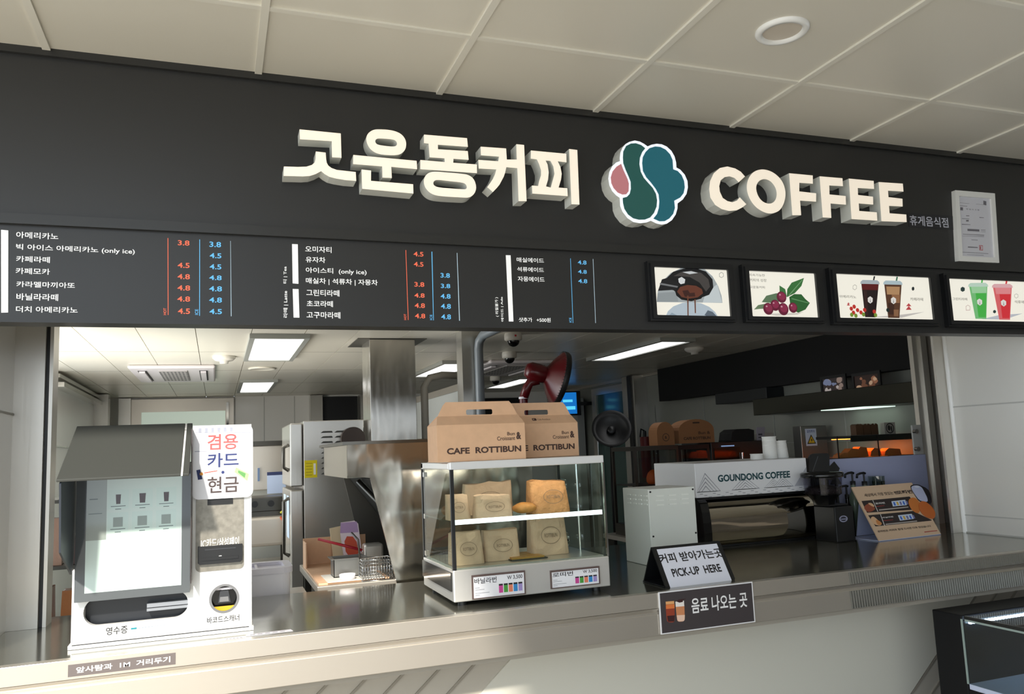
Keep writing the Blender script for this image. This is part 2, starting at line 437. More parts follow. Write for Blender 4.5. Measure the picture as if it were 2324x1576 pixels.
letter(sg, [(1.5150,2.6380),(1.6510,2.6380),(1.6500,2.6060),(1.6160,2.6070),(1.6250,2.5880),(1.6290,2.5620),(1.6250,2.5400),(1.6140,2.5100),(1.6480,2.5100),(1.6480,2.4810),(1.5130,2.4810),(1.5130,2.5100),(1.5360,2.5100),(1.5410,2.5290),(1.5490,2.5500),(1.5500,2.5690),(1.5430,2.5920),(1.5360,2.6070),(1.5130,2.6080)],
    [[(1.5690,2.6060),(1.5880,2.6060),(1.5980,2.5860),(1.6010,2.5600),(1.5940,2.5380),(1.5840,2.5080),(1.5660,2.5110),(1.5750,2.5360),(1.5790,2.5630),(1.5760,2.5920)]], extra=[
    ([(1.6630,2.6570),(1.6950,2.6560),(1.6920,2.4530),(1.6610,2.4520)], (), 0)])
sc = thing('raised_sign_word', 'large cream raised COFFEE lettering on the charcoal fascia right of the flower emblem', 'sign', (2.8, 0, 2.45))
letter(sc, [(2.4090,2.6130),(2.3910,2.6310),(2.3660,2.6420),(2.3310,2.6470),(2.2960,2.6380),(2.2670,2.6150),(2.2480,2.5830),(2.2410,2.5510),(2.2430,2.5170),(2.2620,2.4890),(2.2910,2.4740),(2.3240,2.4690),(2.3590,2.4740),(2.3870,2.4880),(2.4050,2.5010),(2.3770,2.5270),(2.3630,2.5130),(2.3410,2.5050),(2.3190,2.5080),(2.2990,2.5190),(2.2880,2.5430),(2.2870,2.5650),(2.2960,2.5890),(2.3150,2.6030),(2.3370,2.6080),(2.3600,2.6030),(2.3780,2.5870)])
letter(sc, [(2.4110,2.5670),(2.4210,2.6020),(2.4440,2.6310),(2.4720,2.6450),(2.5030,2.6500),(2.5390,2.6430),(2.5690,2.6250),(2.5890,2.6000),(2.5970,2.5650),(2.5890,2.5260),(2.5650,2.4890),(2.5360,2.4740),(2.5040,2.4690),(2.4690,2.4790),(2.4400,2.4980),(2.4180,2.5310)],
    [chaikin([(2.4550,2.5660),(2.4620,2.5880),(2.4770,2.6030),(2.5000,2.6110),(2.5260,2.6050),(2.5450,2.5860),(2.5540,2.5620),(2.5490,2.5340),(2.5320,2.5150),(2.5080,2.5090),(2.4820,2.5160),(2.4630,2.5360)],2)], 2)
letter(sc, [(2.6210,2.6430),(2.7370,2.6430),(2.7340,2.6080),(2.6670,2.6070),(2.6630,2.5710),(2.7460,2.5690),(2.7420,2.5340),(2.6630,2.5330),(2.6620,2.4730),(2.6190,2.4700)])
letter(sc, [(2.7710,2.6420),(2.8870,2.6430),(2.8860,2.6090),(2.8160,2.6070),(2.8130,2.5690),(2.8950,2.5680),(2.8920,2.5310),(2.8140,2.5310),(2.8110,2.4710),(2.7680,2.4700)])
letter(sc, [(2.9200,2.6440),(3.0500,2.6440),(3.0480,2.6090),(2.9620,2.6070),(2.9600,2.5770),(3.0380,2.5750),(3.0350,2.5410),(2.9590,2.5410),(2.9580,2.5090),(3.0500,2.5090),(3.0480,2.4730),(2.9140,2.4720)])
letter(sc, [(3.0760,2.6410),(3.2070,2.6440),(3.2060,2.6090),(3.1220,2.6070),(3.1210,2.5790),(3.1960,2.5770),(3.1930,2.5430),(3.1190,2.5410),(3.1180,2.5090),(3.2080,2.5090),(3.2060,2.4760),(3.0700,2.4720)])
# flower emblem
lg = thing('raised_sign_emblem', 'raised flower shaped emblem in teal, green and pink with white outline between the sign words', 'sign', (1.95, 0, 2.45))
b = MB()
b.prism([(1.8650,2.6410),(1.8690,2.6610),(1.8790,2.6820),(1.8930,2.6970),(1.9100,2.7070),(1.9320,2.7140),(1.9530,2.7120),(1.9700,2.7050),(1.9850,2.6960),(2.0010,2.7040),(2.0240,2.7100),(2.0460,2.7100),(2.0670,2.7030),(2.0860,2.6880),(2.0980,2.6670),(2.1030,2.6440),(2.1030,2.6240),(2.1190,2.6170),(2.1370,2.5990),(2.1470,2.5750),(2.1470,2.5500),(2.1390,2.5240),(2.1210,2.5010),(2.0970,2.4840),(2.0950,2.4640),(2.0860,2.4410),(2.0680,2.4180),(2.0450,2.4030),(2.0230,2.3980),(2.0010,2.4010),(1.9780,2.4100),(1.9580,2.4020),(1.9320,2.3980),(1.9050,2.4010),(1.8820,2.4140),(1.8630,2.4370),(1.8550,2.4580),(1.8550,2.4890),(1.8410,2.4970),(1.8260,2.5120),(1.8160,2.5330),(1.8130,2.5590),(1.8190,2.5840),(1.8320,2.6070),(1.8490,2.6220),(1.8650,2.6290)], FS, -SH, 0, 0, (), 1)
b.build('emblem_body', [M('white_lit_acrylic', (235, 240, 250), 0.3, es=0.5), ret], lg)
em = [('emblem_leaf', (36, 92, 86), [(1.8780,2.6440),(1.8810,2.6670),(1.8940,2.6890),(1.9140,2.7000),(1.9350,2.7030),(1.9570,2.6980),(1.9730,2.6870),(1.9590,2.6710),(1.9480,2.6480),(1.9440,2.6230),(1.9480,2.5940),(1.9590,2.5720),(1.9760,2.5540),(1.9940,2.5360),(2.0060,2.5140),(2.0090,2.4900),(2.0050,2.4650),(1.9920,2.4400),(1.9750,2.4220),(1.9530,2.4130),(1.9290,2.4110),(1.9050,2.4150),(1.8850,2.4280),(1.8710,2.4490),(1.8670,2.4710),(1.8670,2.4890),(1.8840,2.4940),(1.8970,2.5070),(1.9030,2.5260),(1.9040,2.5530),(1.8970,2.5720),(1.8860,2.5980),(1.8780,2.6220)]),
      ('emblem_leaf', (30, 106, 120), [(1.9570,2.6290),(1.9610,2.6520),(1.9740,2.6730),(1.9910,2.6890),(2.0160,2.6980),(2.0380,2.6980),(2.0600,2.6900),(2.0780,2.6730),(2.0870,2.6520),(2.0870,2.6150),(2.1060,2.6100),(2.1220,2.5950),(2.1310,2.5730),(2.1320,2.5480),(2.1250,2.5250),(2.1090,2.5070),(2.0820,2.4930),(2.0830,2.4650),(2.0740,2.4420),(2.0560,2.4230),(2.0360,2.4120),(2.0140,2.4100),(1.9890,2.4190),(2.0060,2.4380),(2.0150,2.4610),(2.0190,2.4860),(2.0180,2.5130),(2.0070,2.5340),(1.9900,2.5550),(1.9700,2.5760),(1.9580,2.5990)]),
      ('emblem_petal', (208, 134, 138), [(1.8680,2.6180),(1.8490,2.6060),(1.8320,2.5870),(1.8230,2.5640),(1.8240,2.5420),(1.8320,2.5240),(1.8480,2.5080),(1.8660,2.5020),(1.8820,2.5040),(1.8920,2.5160),(1.8950,2.5450),(1.8910,2.5620),(1.8770,2.5930)])]
for (nm, c, pts), lb in zip(em, ('dark green leaf shape', 'teal leaf shape', 'pink petal')):
    b = MB(); b.prism(pts, FS, 0, 0.002, 0)
    b.build(nm, LIT(c, 0.62), lg, label=lb)
# small strip with the business type
b = MB(); b.prism(rect((3.2800,3.5390,2.4760,2.5390)), FZ(0), 0, 0.001, 0)
b.text('휴게음식점', FZ(0), (3.2870,3.5070,2.4840,2.5290), 1, 0.012, 0.0016)
tag(b.build('lettering_strip', [M('dark_film', (32, 32, 38), 0.4), INK((200, 202, 214))]), 'thin dark film strip with small white Korean words beside the certificate frame', 'sign')
# certificate
cf = thing('certificate_frame', 'white framed certificate hung on the fascia right of the lettering', 'certificate', (3.5, -0.02, 2.3))
CB = (3.5490,3.7610,2.3410,2.6400)
CO = [(3.5480,2.6530),(3.7880,2.6550),(3.7640,2.3320),(3.5220,2.3310)]
FC = FZ(-0.02)
ci = [(3.5690,2.6280),(3.7610,2.6300),(3.7420,2.3550),(3.5490,2.3550)]
b = MB(); b.prism(CO, FC, -0.02, 0.0, 0, [ci]); b.build('frame', white_paint, cf, 0.002)
b = MB(); b.prism(ci, FC, -0.018, -0.008, 0)
for pts in ([(3.5680,2.6000),(3.6340,2.6000),(3.6340,2.5990),(3.5680,2.5990)], [(3.6740,2.6000),(3.7350,2.6010),(3.7350,2.6000),(3.6740,2.5990)], [(3.5680,2.6000),(3.5700,2.6000),(3.5570,2.3740),(3.5550,2.3740)],
            [(3.5740,2.5870),(3.6180,2.5870),(3.6180,2.5850),(3.5740,2.5850)], [(3.5520,2.3750),(3.7130,2.3750),(3.7130,2.3730),(3.5520,2.3730)], [(3.6200,2.4340),(3.6580,2.4340),(3.6580,2.4320),(3.6200,2.4320)],
            [(3.6040,2.4820),(3.6750,2.4830),(3.6740,2.4730),(3.6030,2.4720)], [(3.6850,2.4820),(3.7120,2.4830),(3.7120,2.4810),(3.6850,2.4800)], [(3.6840,2.4740),(3.7110,2.4750),(3.7110,2.4730),(3.6830,2.4730)],
            [(3.5740,2.4570),(3.7010,2.4590),(3.7000,2.4560),(3.5730,2.4550)], [(3.5690,2.4480),(3.6990,2.4520),(3.6990,2.4500),(3.5690,2.4470)], [(3.6050,2.5430),(3.6240,2.5440),(3.6240,2.5410),(3.6050,2.5400)],
            [(3.5780,2.5280),(3.6220,2.5290),(3.6220,2.5270),(3.5780,2.5260)], [(3.6840,2.5400),(3.7110,2.5400),(3.7110,2.5380),(3.6840,2.5370)], [(3.6020,2.5220),(3.6180,2.5230),(3.6170,2.5160),(3.6010,2.5150)], [(3.5740,2.5020),(3.6250,2.5030),(3.6240,2.5010),(3.5740,2.4990)],
            [(3.5850,2.3650),(3.6830,2.3660),(3.6830,2.3640),(3.5850,2.3640)], [(3.5760,2.5790),(3.5920,2.5790),(3.5900,2.5650),(3.5740,2.5650)], [(3.7200,2.6190),(3.7380,2.6170),(3.7360,2.5980),(3.7180,2.6000)]):
    b.flat(pts, FC, -0.0075, 1)
b.text('영 업 신 고 증', FC, (3.6100,3.6890,2.5700,2.5760), 1, 0.01, -0.0075)
sq = [(3.6630,2.4100),(3.6850,2.4100),(3.6820,2.3870),(3.6610,2.3870)]
b.flat(sq, FC, -0.0075, 2, [[(sum(q[0] for q in sq) / 4 + (p[0] - sum(q[0] for q in sq) / 4) * .75, sum(q[1] for q in sq) / 4 + (p[1] - sum(q[1] for q in sq) / 4) * .75) for p in sq]])
b.flat([(3.6670,2.4050),(3.6730,2.4050),(3.6720,2.3920),(3.6650,2.3920)], FC, -0.0072, 2)
b.flat([(3.5950,2.4010),(3.6530,2.4010),(3.6530,2.3970),(3.5940,2.3960)], FC, -0.0075, 1)
b.build('document', [M('document_paper', (214, 214, 222), 0.5), INK((120, 118, 126)), INK((190, 90, 96))], cf, label='printed sheet with a red seal')

# ================================================================ MENU BAND
mb_ = thing('menu_board', 'long charcoal menu board band with white, orange and blue lettering under the sign', 'menu board', (1.5, 0.03, 2.0128))
b = MB(); b.box(-3.4, 7.2, 0.0, 0.08, 2.0128, 2.2965); b.build('board', fascia_m, mb_)
wt = M('menu_white', (244, 244, 242), 0.6, es=0.32); hot = M('menu_orange', (240, 112, 82), 0.6, es=0.3); ice = M('menu_blue', (104, 188, 240), 0.6, es=0.3); pale = M('menu_pale_blue', (190, 212, 226), 0.6, es=0.2)  # slight glow added to the menu inks to brighten the lettering
F0 = FZ(0)
def section(bars, items, vert, lines, hots, ices, tags):
    for q in bars:
        b = MB(); b.flat(q, F0, 0.001); b.build('section_bar', wt, mb_)
    for t, q in items:
        b = MB(); b.text(t, F0, q, 0, 0.012); b.build('item_lettering', wt, mb_)
    for t, q in vert:
        b = MB(); b.text(t, F0, q, 0, 0.012, rot=True); b.build('section_lettering', wt, mb_)
    for q, m in lines:
        b = MB(); b.flat(q, F0, 0.001); b.build('column_line', m, mb_)
    for (t, q) in hots:
        b = MB(); b.text(t, F0, q, 0, 0.018); b.build('price_lettering', hot, mb_, label='orange price for a hot drink')
    for (t, q) in ices:
        b = MB(); b.text(t, F0, q, 0, 0.018); b.build('price_lettering', ice, mb_, label='blue price for an iced drink')
    for t, q, m in tags:
        b = MB(); b.text(t, F0, q, 0, 0.01, rot=True); b.build('column_lettering', m, mb_)
section([[(-0.1020,2.2790),(-0.0840,2.2780),(-0.0770,2.0400),(-0.0940,2.0390)]],
  [('아메리카노', (-0.0640,0.0430,2.2570,2.2760)), ('빅 아이스 아메리카노 (only ice)', (-0.0630,0.2460,2.2200,2.2400)), ('카페라떼', (-0.0620,0.0230,2.1870,2.2050)),
   ('카페모카', (-0.0620,0.0240,2.1520,2.1700)), ('카라멜마끼아또', (-0.0590,0.0890,2.1140,2.1310)), ('바닐라라떼', (-0.0580,0.0470,2.0760,2.0960)), ('더치 아메리카노', (-0.0580,0.0980,2.0410,2.0590))],
  [], [([(0.3360,2.2770),(0.3380,2.2770),(0.3410,2.0400),(0.3390,2.0400)], hot), ([(0.4260,2.2770),(0.4280,2.2770),(0.4290,2.0390),(0.4270,2.0390)], ice), ([(0.5160,2.2770),(0.5170,2.2770),(0.5200,2.0390),(0.5180,2.0390)], pale)],
  [('3.8', (0.3650,0.3980,2.2560,2.2720)), ('4.5', (0.3650,0.3990,2.1860,2.2020)), ('4.8', (0.3650,0.4000,2.1510,2.1670)), ('4.8', (0.3650,0.4010,2.1160,2.1320)), ('4.8', (0.3650,0.4010,2.0820,2.0980)), ('4.5', (0.3670,0.4010,2.0440,2.0610))],
  [('3.8', (0.4550,0.4890,2.2550,2.2720)), ('4.5', (0.4560,0.4900,2.2200,2.2360)), ('4.5', (0.4560,0.4900,2.1850,2.2010)), ('4.8', (0.4550,0.4910,2.1510,2.1660)), ('4.8', (0.4550,0.4920,2.1160,2.1320)), ('4.8', (0.4550,0.4920,2.0810,2.0970)), ('4.5', (0.4560,0.4920,2.0450,2.0610))],
  [('HOT', (0.3270,0.3350,2.0400,2.0610), hot), ('ICE', (0.4150,0.4240,2.0420,2.0590), ice)])
section([[(0.7020,2.2760),(0.7200,2.2760),(0.7210,2.1470),(0.7030,2.1480)], [(0.7030,2.1300),(0.7210,2.1300),(0.7230,2.0380),(0.7050,2.0380)]],
  [('오미자티', (0.7430,0.8260,2.2520,2.2720)), ('유자차', (0.7440,0.8060,2.2180,2.2370)), ('아이스티  (only ice)', (0.7440,0.9380,2.1810,2.2020)), ('매실차 | 석류차 | 자몽차', (0.7440,0.9740,2.1460,2.1680)),
   ('그린티라떼', (0.7450,0.8490,2.1090,2.1300)), ('초코라떼', (0.7460,0.8280,2.0740,2.0940)), ('고구마라떼', (0.7450,0.8510,2.0370,2.0580))],
  [('티 | Tea', (0.6740,0.6870,2.1470,2.2020)), ('라떼 | Latte', (0.6740,0.6890,2.0370,2.1230))],
  [([(1.0700,2.2730),(1.0720,2.2730),(1.0740,2.0360),(1.0720,2.0360)], hot), ([(1.1590,2.2710),(1.1620,2.2720),(1.1600,2.0360),(1.1580,2.0360)], ice), ([(1.2480,2.2710),(1.2500,2.2710),(1.2510,2.0360),(1.2480,2.0360)], pale)],
  [('4.5', (1.0970,1.1310,2.2530,2.2690)), ('4.5', (1.0970,1.1300,2.2180,2.2340)), ('3.8', (1.0970,1.1310,2.1490,2.1650)), ('4.8', (1.0960,1.1310,2.1120,2.1270)), ('4.8', (1.0960,1.1310,2.0770,2.0930)), ('4.8', (1.0960,1.1310,2.0420,2.0580))],
  [('3.8', (1.1880,1.2210,2.1830,2.1990)), ('3.8', (1.1880,1.2210,2.1470,2.1620)), ('4.8', (1.1860,1.2210,2.1110,2.1270)), ('4.8', (1.1860,1.2210,2.0760,2.0930)), ('4.8', (1.1860,1.2200,2.0400,2.0570))],
  [('HOT', (1.0590,1.0670,2.0360,2.0560), hot), ('ICE', (1.1470,1.1550,2.0370,2.0550), ice)])
section([[(1.4260,2.2710),(1.4440,2.2710),(1.4440,2.0360),(1.4270,2.0360)]],
  [('매실에이드', (1.4660,1.5690,2.2480,2.2650)), ('석류에이드', (1.4660,1.5670,2.2140,2.2310)), ('자몽에이드', (1.4670,1.5680,2.1790,2.1970)), ('샷추가   +500원', (1.4640,1.5840,2.0350,2.0510))],
  [('( 리필불가 )', (1.3790,1.3920,2.0520,2.1200)), ('에이드 | Ade', (1.3990,1.4100,2.0350,2.1220))],
  [([(1.6720,2.2690),(1.6740,2.2700),(1.6710,2.0340),(1.6690,2.0340)], ice), ([(1.7620,2.2710),(1.7640,2.2710),(1.7600,2.0350),(1.7580,2.0350)], pale)],
  [], [('4.8', (1.7010,1.7360,2.2490,2.2640)), ('4.8', (1.7000,1.7350,2.2150,2.2290)), ('4.8', (1.6990,1.7350,2.1800,2.1950))],
  [('ICE', (1.6560,1.6650,2.0360,2.0530), ice)])

# ================================================================ LIGHT BOXES
FL = FZ(-0.03)
cream = (250, 246, 232)
def lightbox(label, ob, ib):
    r = thing('light_box', label, 'light box', ((ob[0] + ob[1]) / 2, -0.01, ob[2]), 'black framed light boxes')
    b = MB(); b.prism(rect(ob), FL, -0.03, -0.008, 0, [rect(ib)]); 
    mid = (ob[0] + .35 * (ib[0] - ob[0]), ob[1] + .35 * (ib[1] - ob[1]), ob[2] + .35 * (ib[2] - ob[2]), ob[3] + .35 * (ib[3] - ob[3]))
    b.prism(rect(mid), FL, -0.008, 0.0, 0, [rect(ib)])
    b.build('frame', M('black_frame', (22, 23, 25), 0.3), r, 0.003)
    s = MB(); s.fbox(FL, ib, -0.028, -0.01, 0)
    return r, s
class Art:
    def __init__(s, mb): s.mb = mb; s.mats = [LIT(cream, 0.8)]; s.k = 0
    def mi(s, rgb, e=0.7):
        m = LIT(rgb, e)
        if m not in s.mats: s.mats.append(m)
        return s.mats.index(m)
    def lift(s):
        s.k += 1; return -0.0098 + s.k * 0.00012
    def poly(s, pts, rgb, holes=()): s.mb.flat(pts, FL, s.lift(), s.mi(rgb), holes); return s
    def text(s, t, b, rgb, bold=0.0): s.mb.text(t, FL, b, s.mi(rgb), bold, s.lift()); return s
    def done(s, r): s.mb.build('picture', s.mats, r)
def inset(pts, k):
    cx = sum(p[0] for p in pts) / len(pts); cz = sum(p[1] for p in pts) / len(pts)
    return [(cx + (p[0] - cx) * k, cz + (p[1] - cz) * k) for p in pts]
r, s = lightbox('black framed light box showing an espresso portafilter pouring coffee', (1.9740,2.3500,2.0440,2.2690), (1.9980,2.3200,2.0640,2.2450))
a = Art(s)
a.poly([(2.0040,2.1140),(2.0120,2.1560),(2.0350,2.1940),(2.0720,2.2260),(2.1160,2.2450),(2.1700,2.2510),(2.2230,2.2440),(2.2540,2.2200),(2.2760,2.1830),(2.2880,2.1450),(2.2900,2.1170)], (168, 176, 178))
a.poly([(2.2190,2.1560),(2.2730,2.1890),(2.2890,2.1180),(2.2020,2.1160)], (205, 214, 216))
a.poly([(2.0040,2.1140),(2.0100,2.1470),(2.0920,2.1550),(2.0960,2.1170)], (150, 158, 160))
a.poly([(2.0540,2.2070),(2.0830,2.2310),(2.1270,2.2440),(2.1770,2.2490),(2.2260,2.2370),(2.2530,2.2070),(2.2540,2.1760),(2.2330,2.1470),(2.2030,2.1370),(2.0980,2.1460),(2.0650,2.1700)], (20, 20, 22))
a.poly([(2.0820,2.2140),(2.1180,2.2310),(2.1620,2.2370),(2.2040,2.2310),(2.2350,2.2070),(2.2390,2.1780),(2.2200,2.1590),(2.1940,2.1930),(2.1530,2.2130),(2.1100,2.2150)], (70, 66, 64))
a.poly([(2.1220,2.2310),(2.1610,2.2360),(2.1900,2.2300),(2.1530,2.2240)], (210, 214, 216))
a.poly([(2.0120,2.1560),(2.0320,2.2000),(2.0530,2.2060),(2.1180,2.1850),(2.1060,2.1560),(2.0710,2.1610)], (26, 26, 28))
a.poly([(2.0230,2.1870),(2.1000,2.1760),(2.0980,2.1700),(2.0210,2.1800)], (120, 122, 124))
a.poly([(2.0850,2.1550),(2.1000,2.1770),(2.1360,2.1860),(2.1790,2.1850),(2.2100,2.1710),(2.2160,2.1530),(2.1960,2.1310),(2.1520,2.1200),(2.1100,2.1250),(2.0890,2.1400)], (16, 14, 14))
a.poly([(2.0930,2.1550),(2.1070,2.1730),(2.1390,2.1820),(2.1780,2.1800),(2.2020,2.1680),(2.2060,2.1520),(2.1820,2.1360),(2.1460,2.1300),(2.1110,2.1350)], (104, 56, 40))
a.poly([(2.1160,2.1590),(2.1410,2.1630),(2.1480,2.1510),(2.1690,2.1540),(2.1710,2.1390),(2.1250,2.1360)], (60, 30, 24))
a.poly([(2.1020,2.2050),(2.1170,2.2120),(2.1320,2.2030),(2.1280,2.1880),(2.1110,2.1840),(2.1030,2.1910)], (225, 228, 228))
a.poly([(2.0350,2.0560),(2.0480,2.0800),(2.0730,2.0990),(2.1130,2.1130),(2.1520,2.1170),(2.1940,2.1130),(2.2290,2.1000),(2.2530,2.0810),(2.2660,2.0600)], (188, 202, 212))
a.poly([(2.2050,2.0680),(2.2210,2.0870),(2.2420,2.0810),(2.2620,2.0610),(2.2260,2.0610)], (96, 108, 120)); a.poly([(2.0460,2.0590),(2.0640,2.0750),(2.0910,2.0630),(2.0910,2.0580)], (150, 168, 182))
a.poly([(2.1350,2.1410),(2.1410,2.1410),(2.1350,2.0580),(2.1300,2.0580)], (110, 66, 48)); a.poly([(2.1650,2.1280),(2.1710,2.1280),(2.1680,2.0750),(2.1630,2.0750)], (110, 66, 48))
hx = [(2.2940,2.2370),(2.3030,2.2320),(2.3030,2.2200),(2.2930,2.2140),(2.2830,2.2180),(2.2830,2.2300)]
a.poly(hx, (150, 150, 146), [inset(hx, .82)])
a.done(r)
r, s = lightbox('black framed light box showing red coffee cherries and green leaves', (2.3900,2.7730,2.0450,2.2720), (2.4160,2.7340,2.0660,2.2460))
a = Art(s)
a.text('지속가능한', (2.4220,2.4950,2.2260,2.2360), (90, 86, 80)); a.text('커피의 성장', (2.4220,2.5010,2.2050,2.2170), (90, 86, 80)); a.text('고운동커피', (2.4200,2.4900,2.1780,2.1880), (80, 76, 72))
a.poly([(2.4700,2.1240),(2.4940,2.1500),(2.5410,2.1610),(2.5720,2.1620),(2.5610,2.1290),(2.5140,2.1220)], (96, 124, 92)); a.poly([(2.4310,2.0940),(2.4520,2.1120),(2.4910,2.1190),(2.5360,2.1150),(2.5040,2.1000),(2.4580,2.0970)], (110, 134, 100))
a.poly([(2.5600,2.1930),(2.5860,2.1790),(2.5910,2.1500),(2.5700,2.1380),(2.5580,2.1620)], (64, 122, 66)); a.poly([(2.5900,2.1460),(2.5960,2.1790),(2.6200,2.2060),(2.6820,2.2270),(2.6660,2.1940),(2.6310,2.1640)], (58, 116, 60))
a.poly([(2.6020,2.1470),(2.6270,2.1600),(2.6620,2.1600),(2.6800,2.1410),(2.7000,2.1260),(2.6760,2.0990),(2.6390,2.0850),(2.6050,2.1010)], (44, 100, 48)); a.poly([(2.6130,2.1440),(2.6950,2.1270),(2.6930,2.1240),(2.6130,2.1390)], (96, 150, 96)); a.poly([(2.5990,2.1540),(2.6730,2.2210),(2.6750,2.2190),(2.6030,2.1530)], (120, 168, 116))
a.poly([(2.4790,2.0780),(2.6350,2.0850),(2.6670,2.0900),(2.6340,2.0770),(2.5320,2.0710)], (222, 216, 206))
for (cx, cy, rr) in ((862, 250, 30), (822, 300, 29), (780, 322, 31), (872, 322, 32), (932, 312, 27)):
    P0 = [(1.9490,2.2830)][0]; P1 = [(2.5710,2.1460)][0]; P2 = [(2.5940,2.1460),(2.5690,2.1260)]
    k = (P2[0][0] - P1[0]) / 30; kz = (P2[0][1] - P1[1]) / 30; jx = (P2[1][0] - P1[0]) / 30; jz = (P2[1][1] - P1[1]) / 30
    c = (P1[0] + (cx - 870) * k + (cy - 250) * jx, P1[1] + (cx - 870) * kz + (cy - 250) * jz)
    a.poly(ell(c[0], c[1], rr * k, rr * k, 22), (104, 26, 52)); a.poly(ell(c[0] + rr * k * .1, c[1] + rr * k * .15, rr * k * .72, rr * k * .68, 18), (142, 44, 76)); a.poly(ell(c[0] - rr * k * .3, c[1] + rr * k * .4, rr * k * .18, rr * k * .14, 12), (214, 160, 176))
a.done(r)
def hexmark(a, pts, rgb, hollow=True): a.poly(pts, rgb, [inset(pts, .8)] if hollow else ())
def cup(a, q, lid, tones, straw, mark=(236, 232, 226)):
    """q = tl, tr, br, bl of the cup side on the picture plane"""
    tl, tr, br, bl = q
    def at(u, v): return (tl[0] * (1 - u) * (1 - v) + tr[0] * u * (1 - v) + br[0] * u * v + bl[0] * (1 - u) * v, tl[1] * (1 - u) * (1 - v) + tr[1] * u * (1 - v) + br[1] * u * v + bl[1] * (1 - u) * v)
    a.poly([at(.62, 0), at(.7, 0), at(.78, -.24), at(.7, -.24)], straw)
    a.poly([at(-.06, .0), at(1.06, .0), at(1.02, -.07), at(.9, -.12), at(.1, -.12), at(-.02, -.07)], lid)
    for v0, v1, u0, u1, c in tones: a.poly([at(u0, v0), at(u1, v0), at(u1, v1), at(u0, v1)], c)
    m = [at(.5 + .2 * math.cos(PI / 6 + PI / 3 * i), .48 + .11 * math.sin(PI / 6 + PI / 3 * i)) for i in range(6)]
    a.poly(m, mark); a.poly([at(.46, .55), at(.5, .42), at(.54, .55)], (150, 150, 150))
r, s = lightbox('wide black framed light box showing a black iced coffee and a milky iced coffee', (2.8090,3.3780,2.0410,2.2750), (2.8370,3.3370,2.0670,2.2490))
a = Art(s)
a.poly([(3.0020,2.0740),(3.1670,2.0740),(3.2950,2.1010),(3.1330,2.0830)], (205, 200, 194))
cup(a, [(2.9700,2.2120),(3.0610,2.2130),(3.0270,2.0730),(2.9730,2.0730)], (176, 186, 190), [(0, 1, 0, 1, (30, 18, 18)), (0, .18, .02, .98, (92, 22, 22)), (.2, .95, .08, .3, (50, 28, 26))], (34, 34, 36))
cup(a, [(3.0900,2.2130),(3.1830,2.2140),(3.1530,2.0720),(3.0930,2.0720)], (180, 200, 206), [(0, 1, 0, 1, (88, 56, 38)), (.06, .3, .1, .9, (184, 142, 100)), (.3, .55, .4, .95, (150, 106, 72)), (.55, .9, .1, .55, (62, 36, 26)), (.75, .95, .5, .9, (140, 100, 70))], (52, 112, 84))
a.text('아메리카노', (2.8500,2.9350,2.1500,2.1620), (84, 80, 74)); a.text('카페라떼', (3.2220,3.2920,2.1470,2.1610), (84, 80, 74))
hexmark(a, [(2.9340,2.2080),(2.9430,2.2030),(2.9420,2.1910),(2.9310,2.1840),(2.9210,2.1890),(2.9230,2.2020)], (180, 176, 168)); hexmark(a, [(3.2440,2.2080),(3.2500,2.2040),(3.2490,2.1950),(3.2410,2.1900),(3.2350,2.1940),(3.2360,2.2030)], (40, 48, 50), False)
for q in ([(2.8920,2.1320),(2.8990,2.1260),(2.8840,2.1250)], [(2.8910,2.1270),(2.8990,2.1190),(2.8820,2.1190)], [(3.2100,2.1360),(3.2230,2.1230),(3.1940,2.1230)], [(3.2090,2.1240),(3.2220,2.1080),(3.1900,2.1070)]): a.poly(q, (196, 72, 76))
for (cx, cy, c) in ((1290, 320, 0), (1308, 308, 0), (1326, 330, 0), (1345, 345, 0), (1368, 330, 0), (1300, 345, 0), (1425, 342, 0), (1288, 358, 1), (1312, 364, 1), (1358, 358, 1), (1430, 364, 1), (1508, 335, 2)):
    k = ([(2.9120,2.1000),(2.9380,2.1010)][1][0] - [(2.9120,2.1000),(2.9380,2.1010)][0][0]) / 30
    o = [(2.9120,2.1000)][0]; dz = ([(2.9100,2.0800)][0][1] - o[1]) / 30
    slope = ([(2.9380,2.1010)][0][1] - o[1]) / 30
    a.poly(ell(o[0] + (cx - 1300) * k, o[1] + (cy - 330) * dz + (cx - 1300) * slope, 10 * k, 10 * k, 14), ((198, 48, 40), (120, 150, 50), (24, 40, 36))[c])
a.done(r)
ob = (3.4220,3.8550,2.0390,2.2740); ib = (3.4440,3.8550,2.0650,2.2490)
r, s = lightbox('wide black framed light box showing a green drink and a red drink', (ob[0], ob[0] + 0.78, ob[2], ob[3]), (ib[0], ob[0] + 0.735, ib[2], ib[3]))
a = Art(s)
a.poly([(3.6180,2.0750),(3.7540,2.0750),(3.8690,2.1040),(3.7280,2.0950)], (196, 200, 208))
cup(a, [(3.5660,2.2170),(3.6730,2.2210),(3.6450,2.0760),(3.5810,2.0760)], (196, 222, 204), [(0, 1, 0, 1, (122, 196, 126)), (.2, .95, .3, .95, (72, 184, 74)), (.0, .2, .1, .95, (164, 216, 166))], (78, 196, 86))
cup(a, [(3.7060,2.2170),(3.8200,2.2200),(3.7860,2.0740),(3.7210,2.0740)], (232, 180, 184), [(0, 1, 0, 1, (226, 104, 108)), (.2, .95, .3, .95, (220, 48, 58)), (.0, .2, .1, .95, (234, 142, 146))], (224, 52, 60))
a.text('그린티라떼', (3.4590,3.5440,2.1550,2.1670), (84, 80, 74)); a.text('석류에이드', (3.8260,3.9270,2.1490,2.1630), (84, 80, 74))
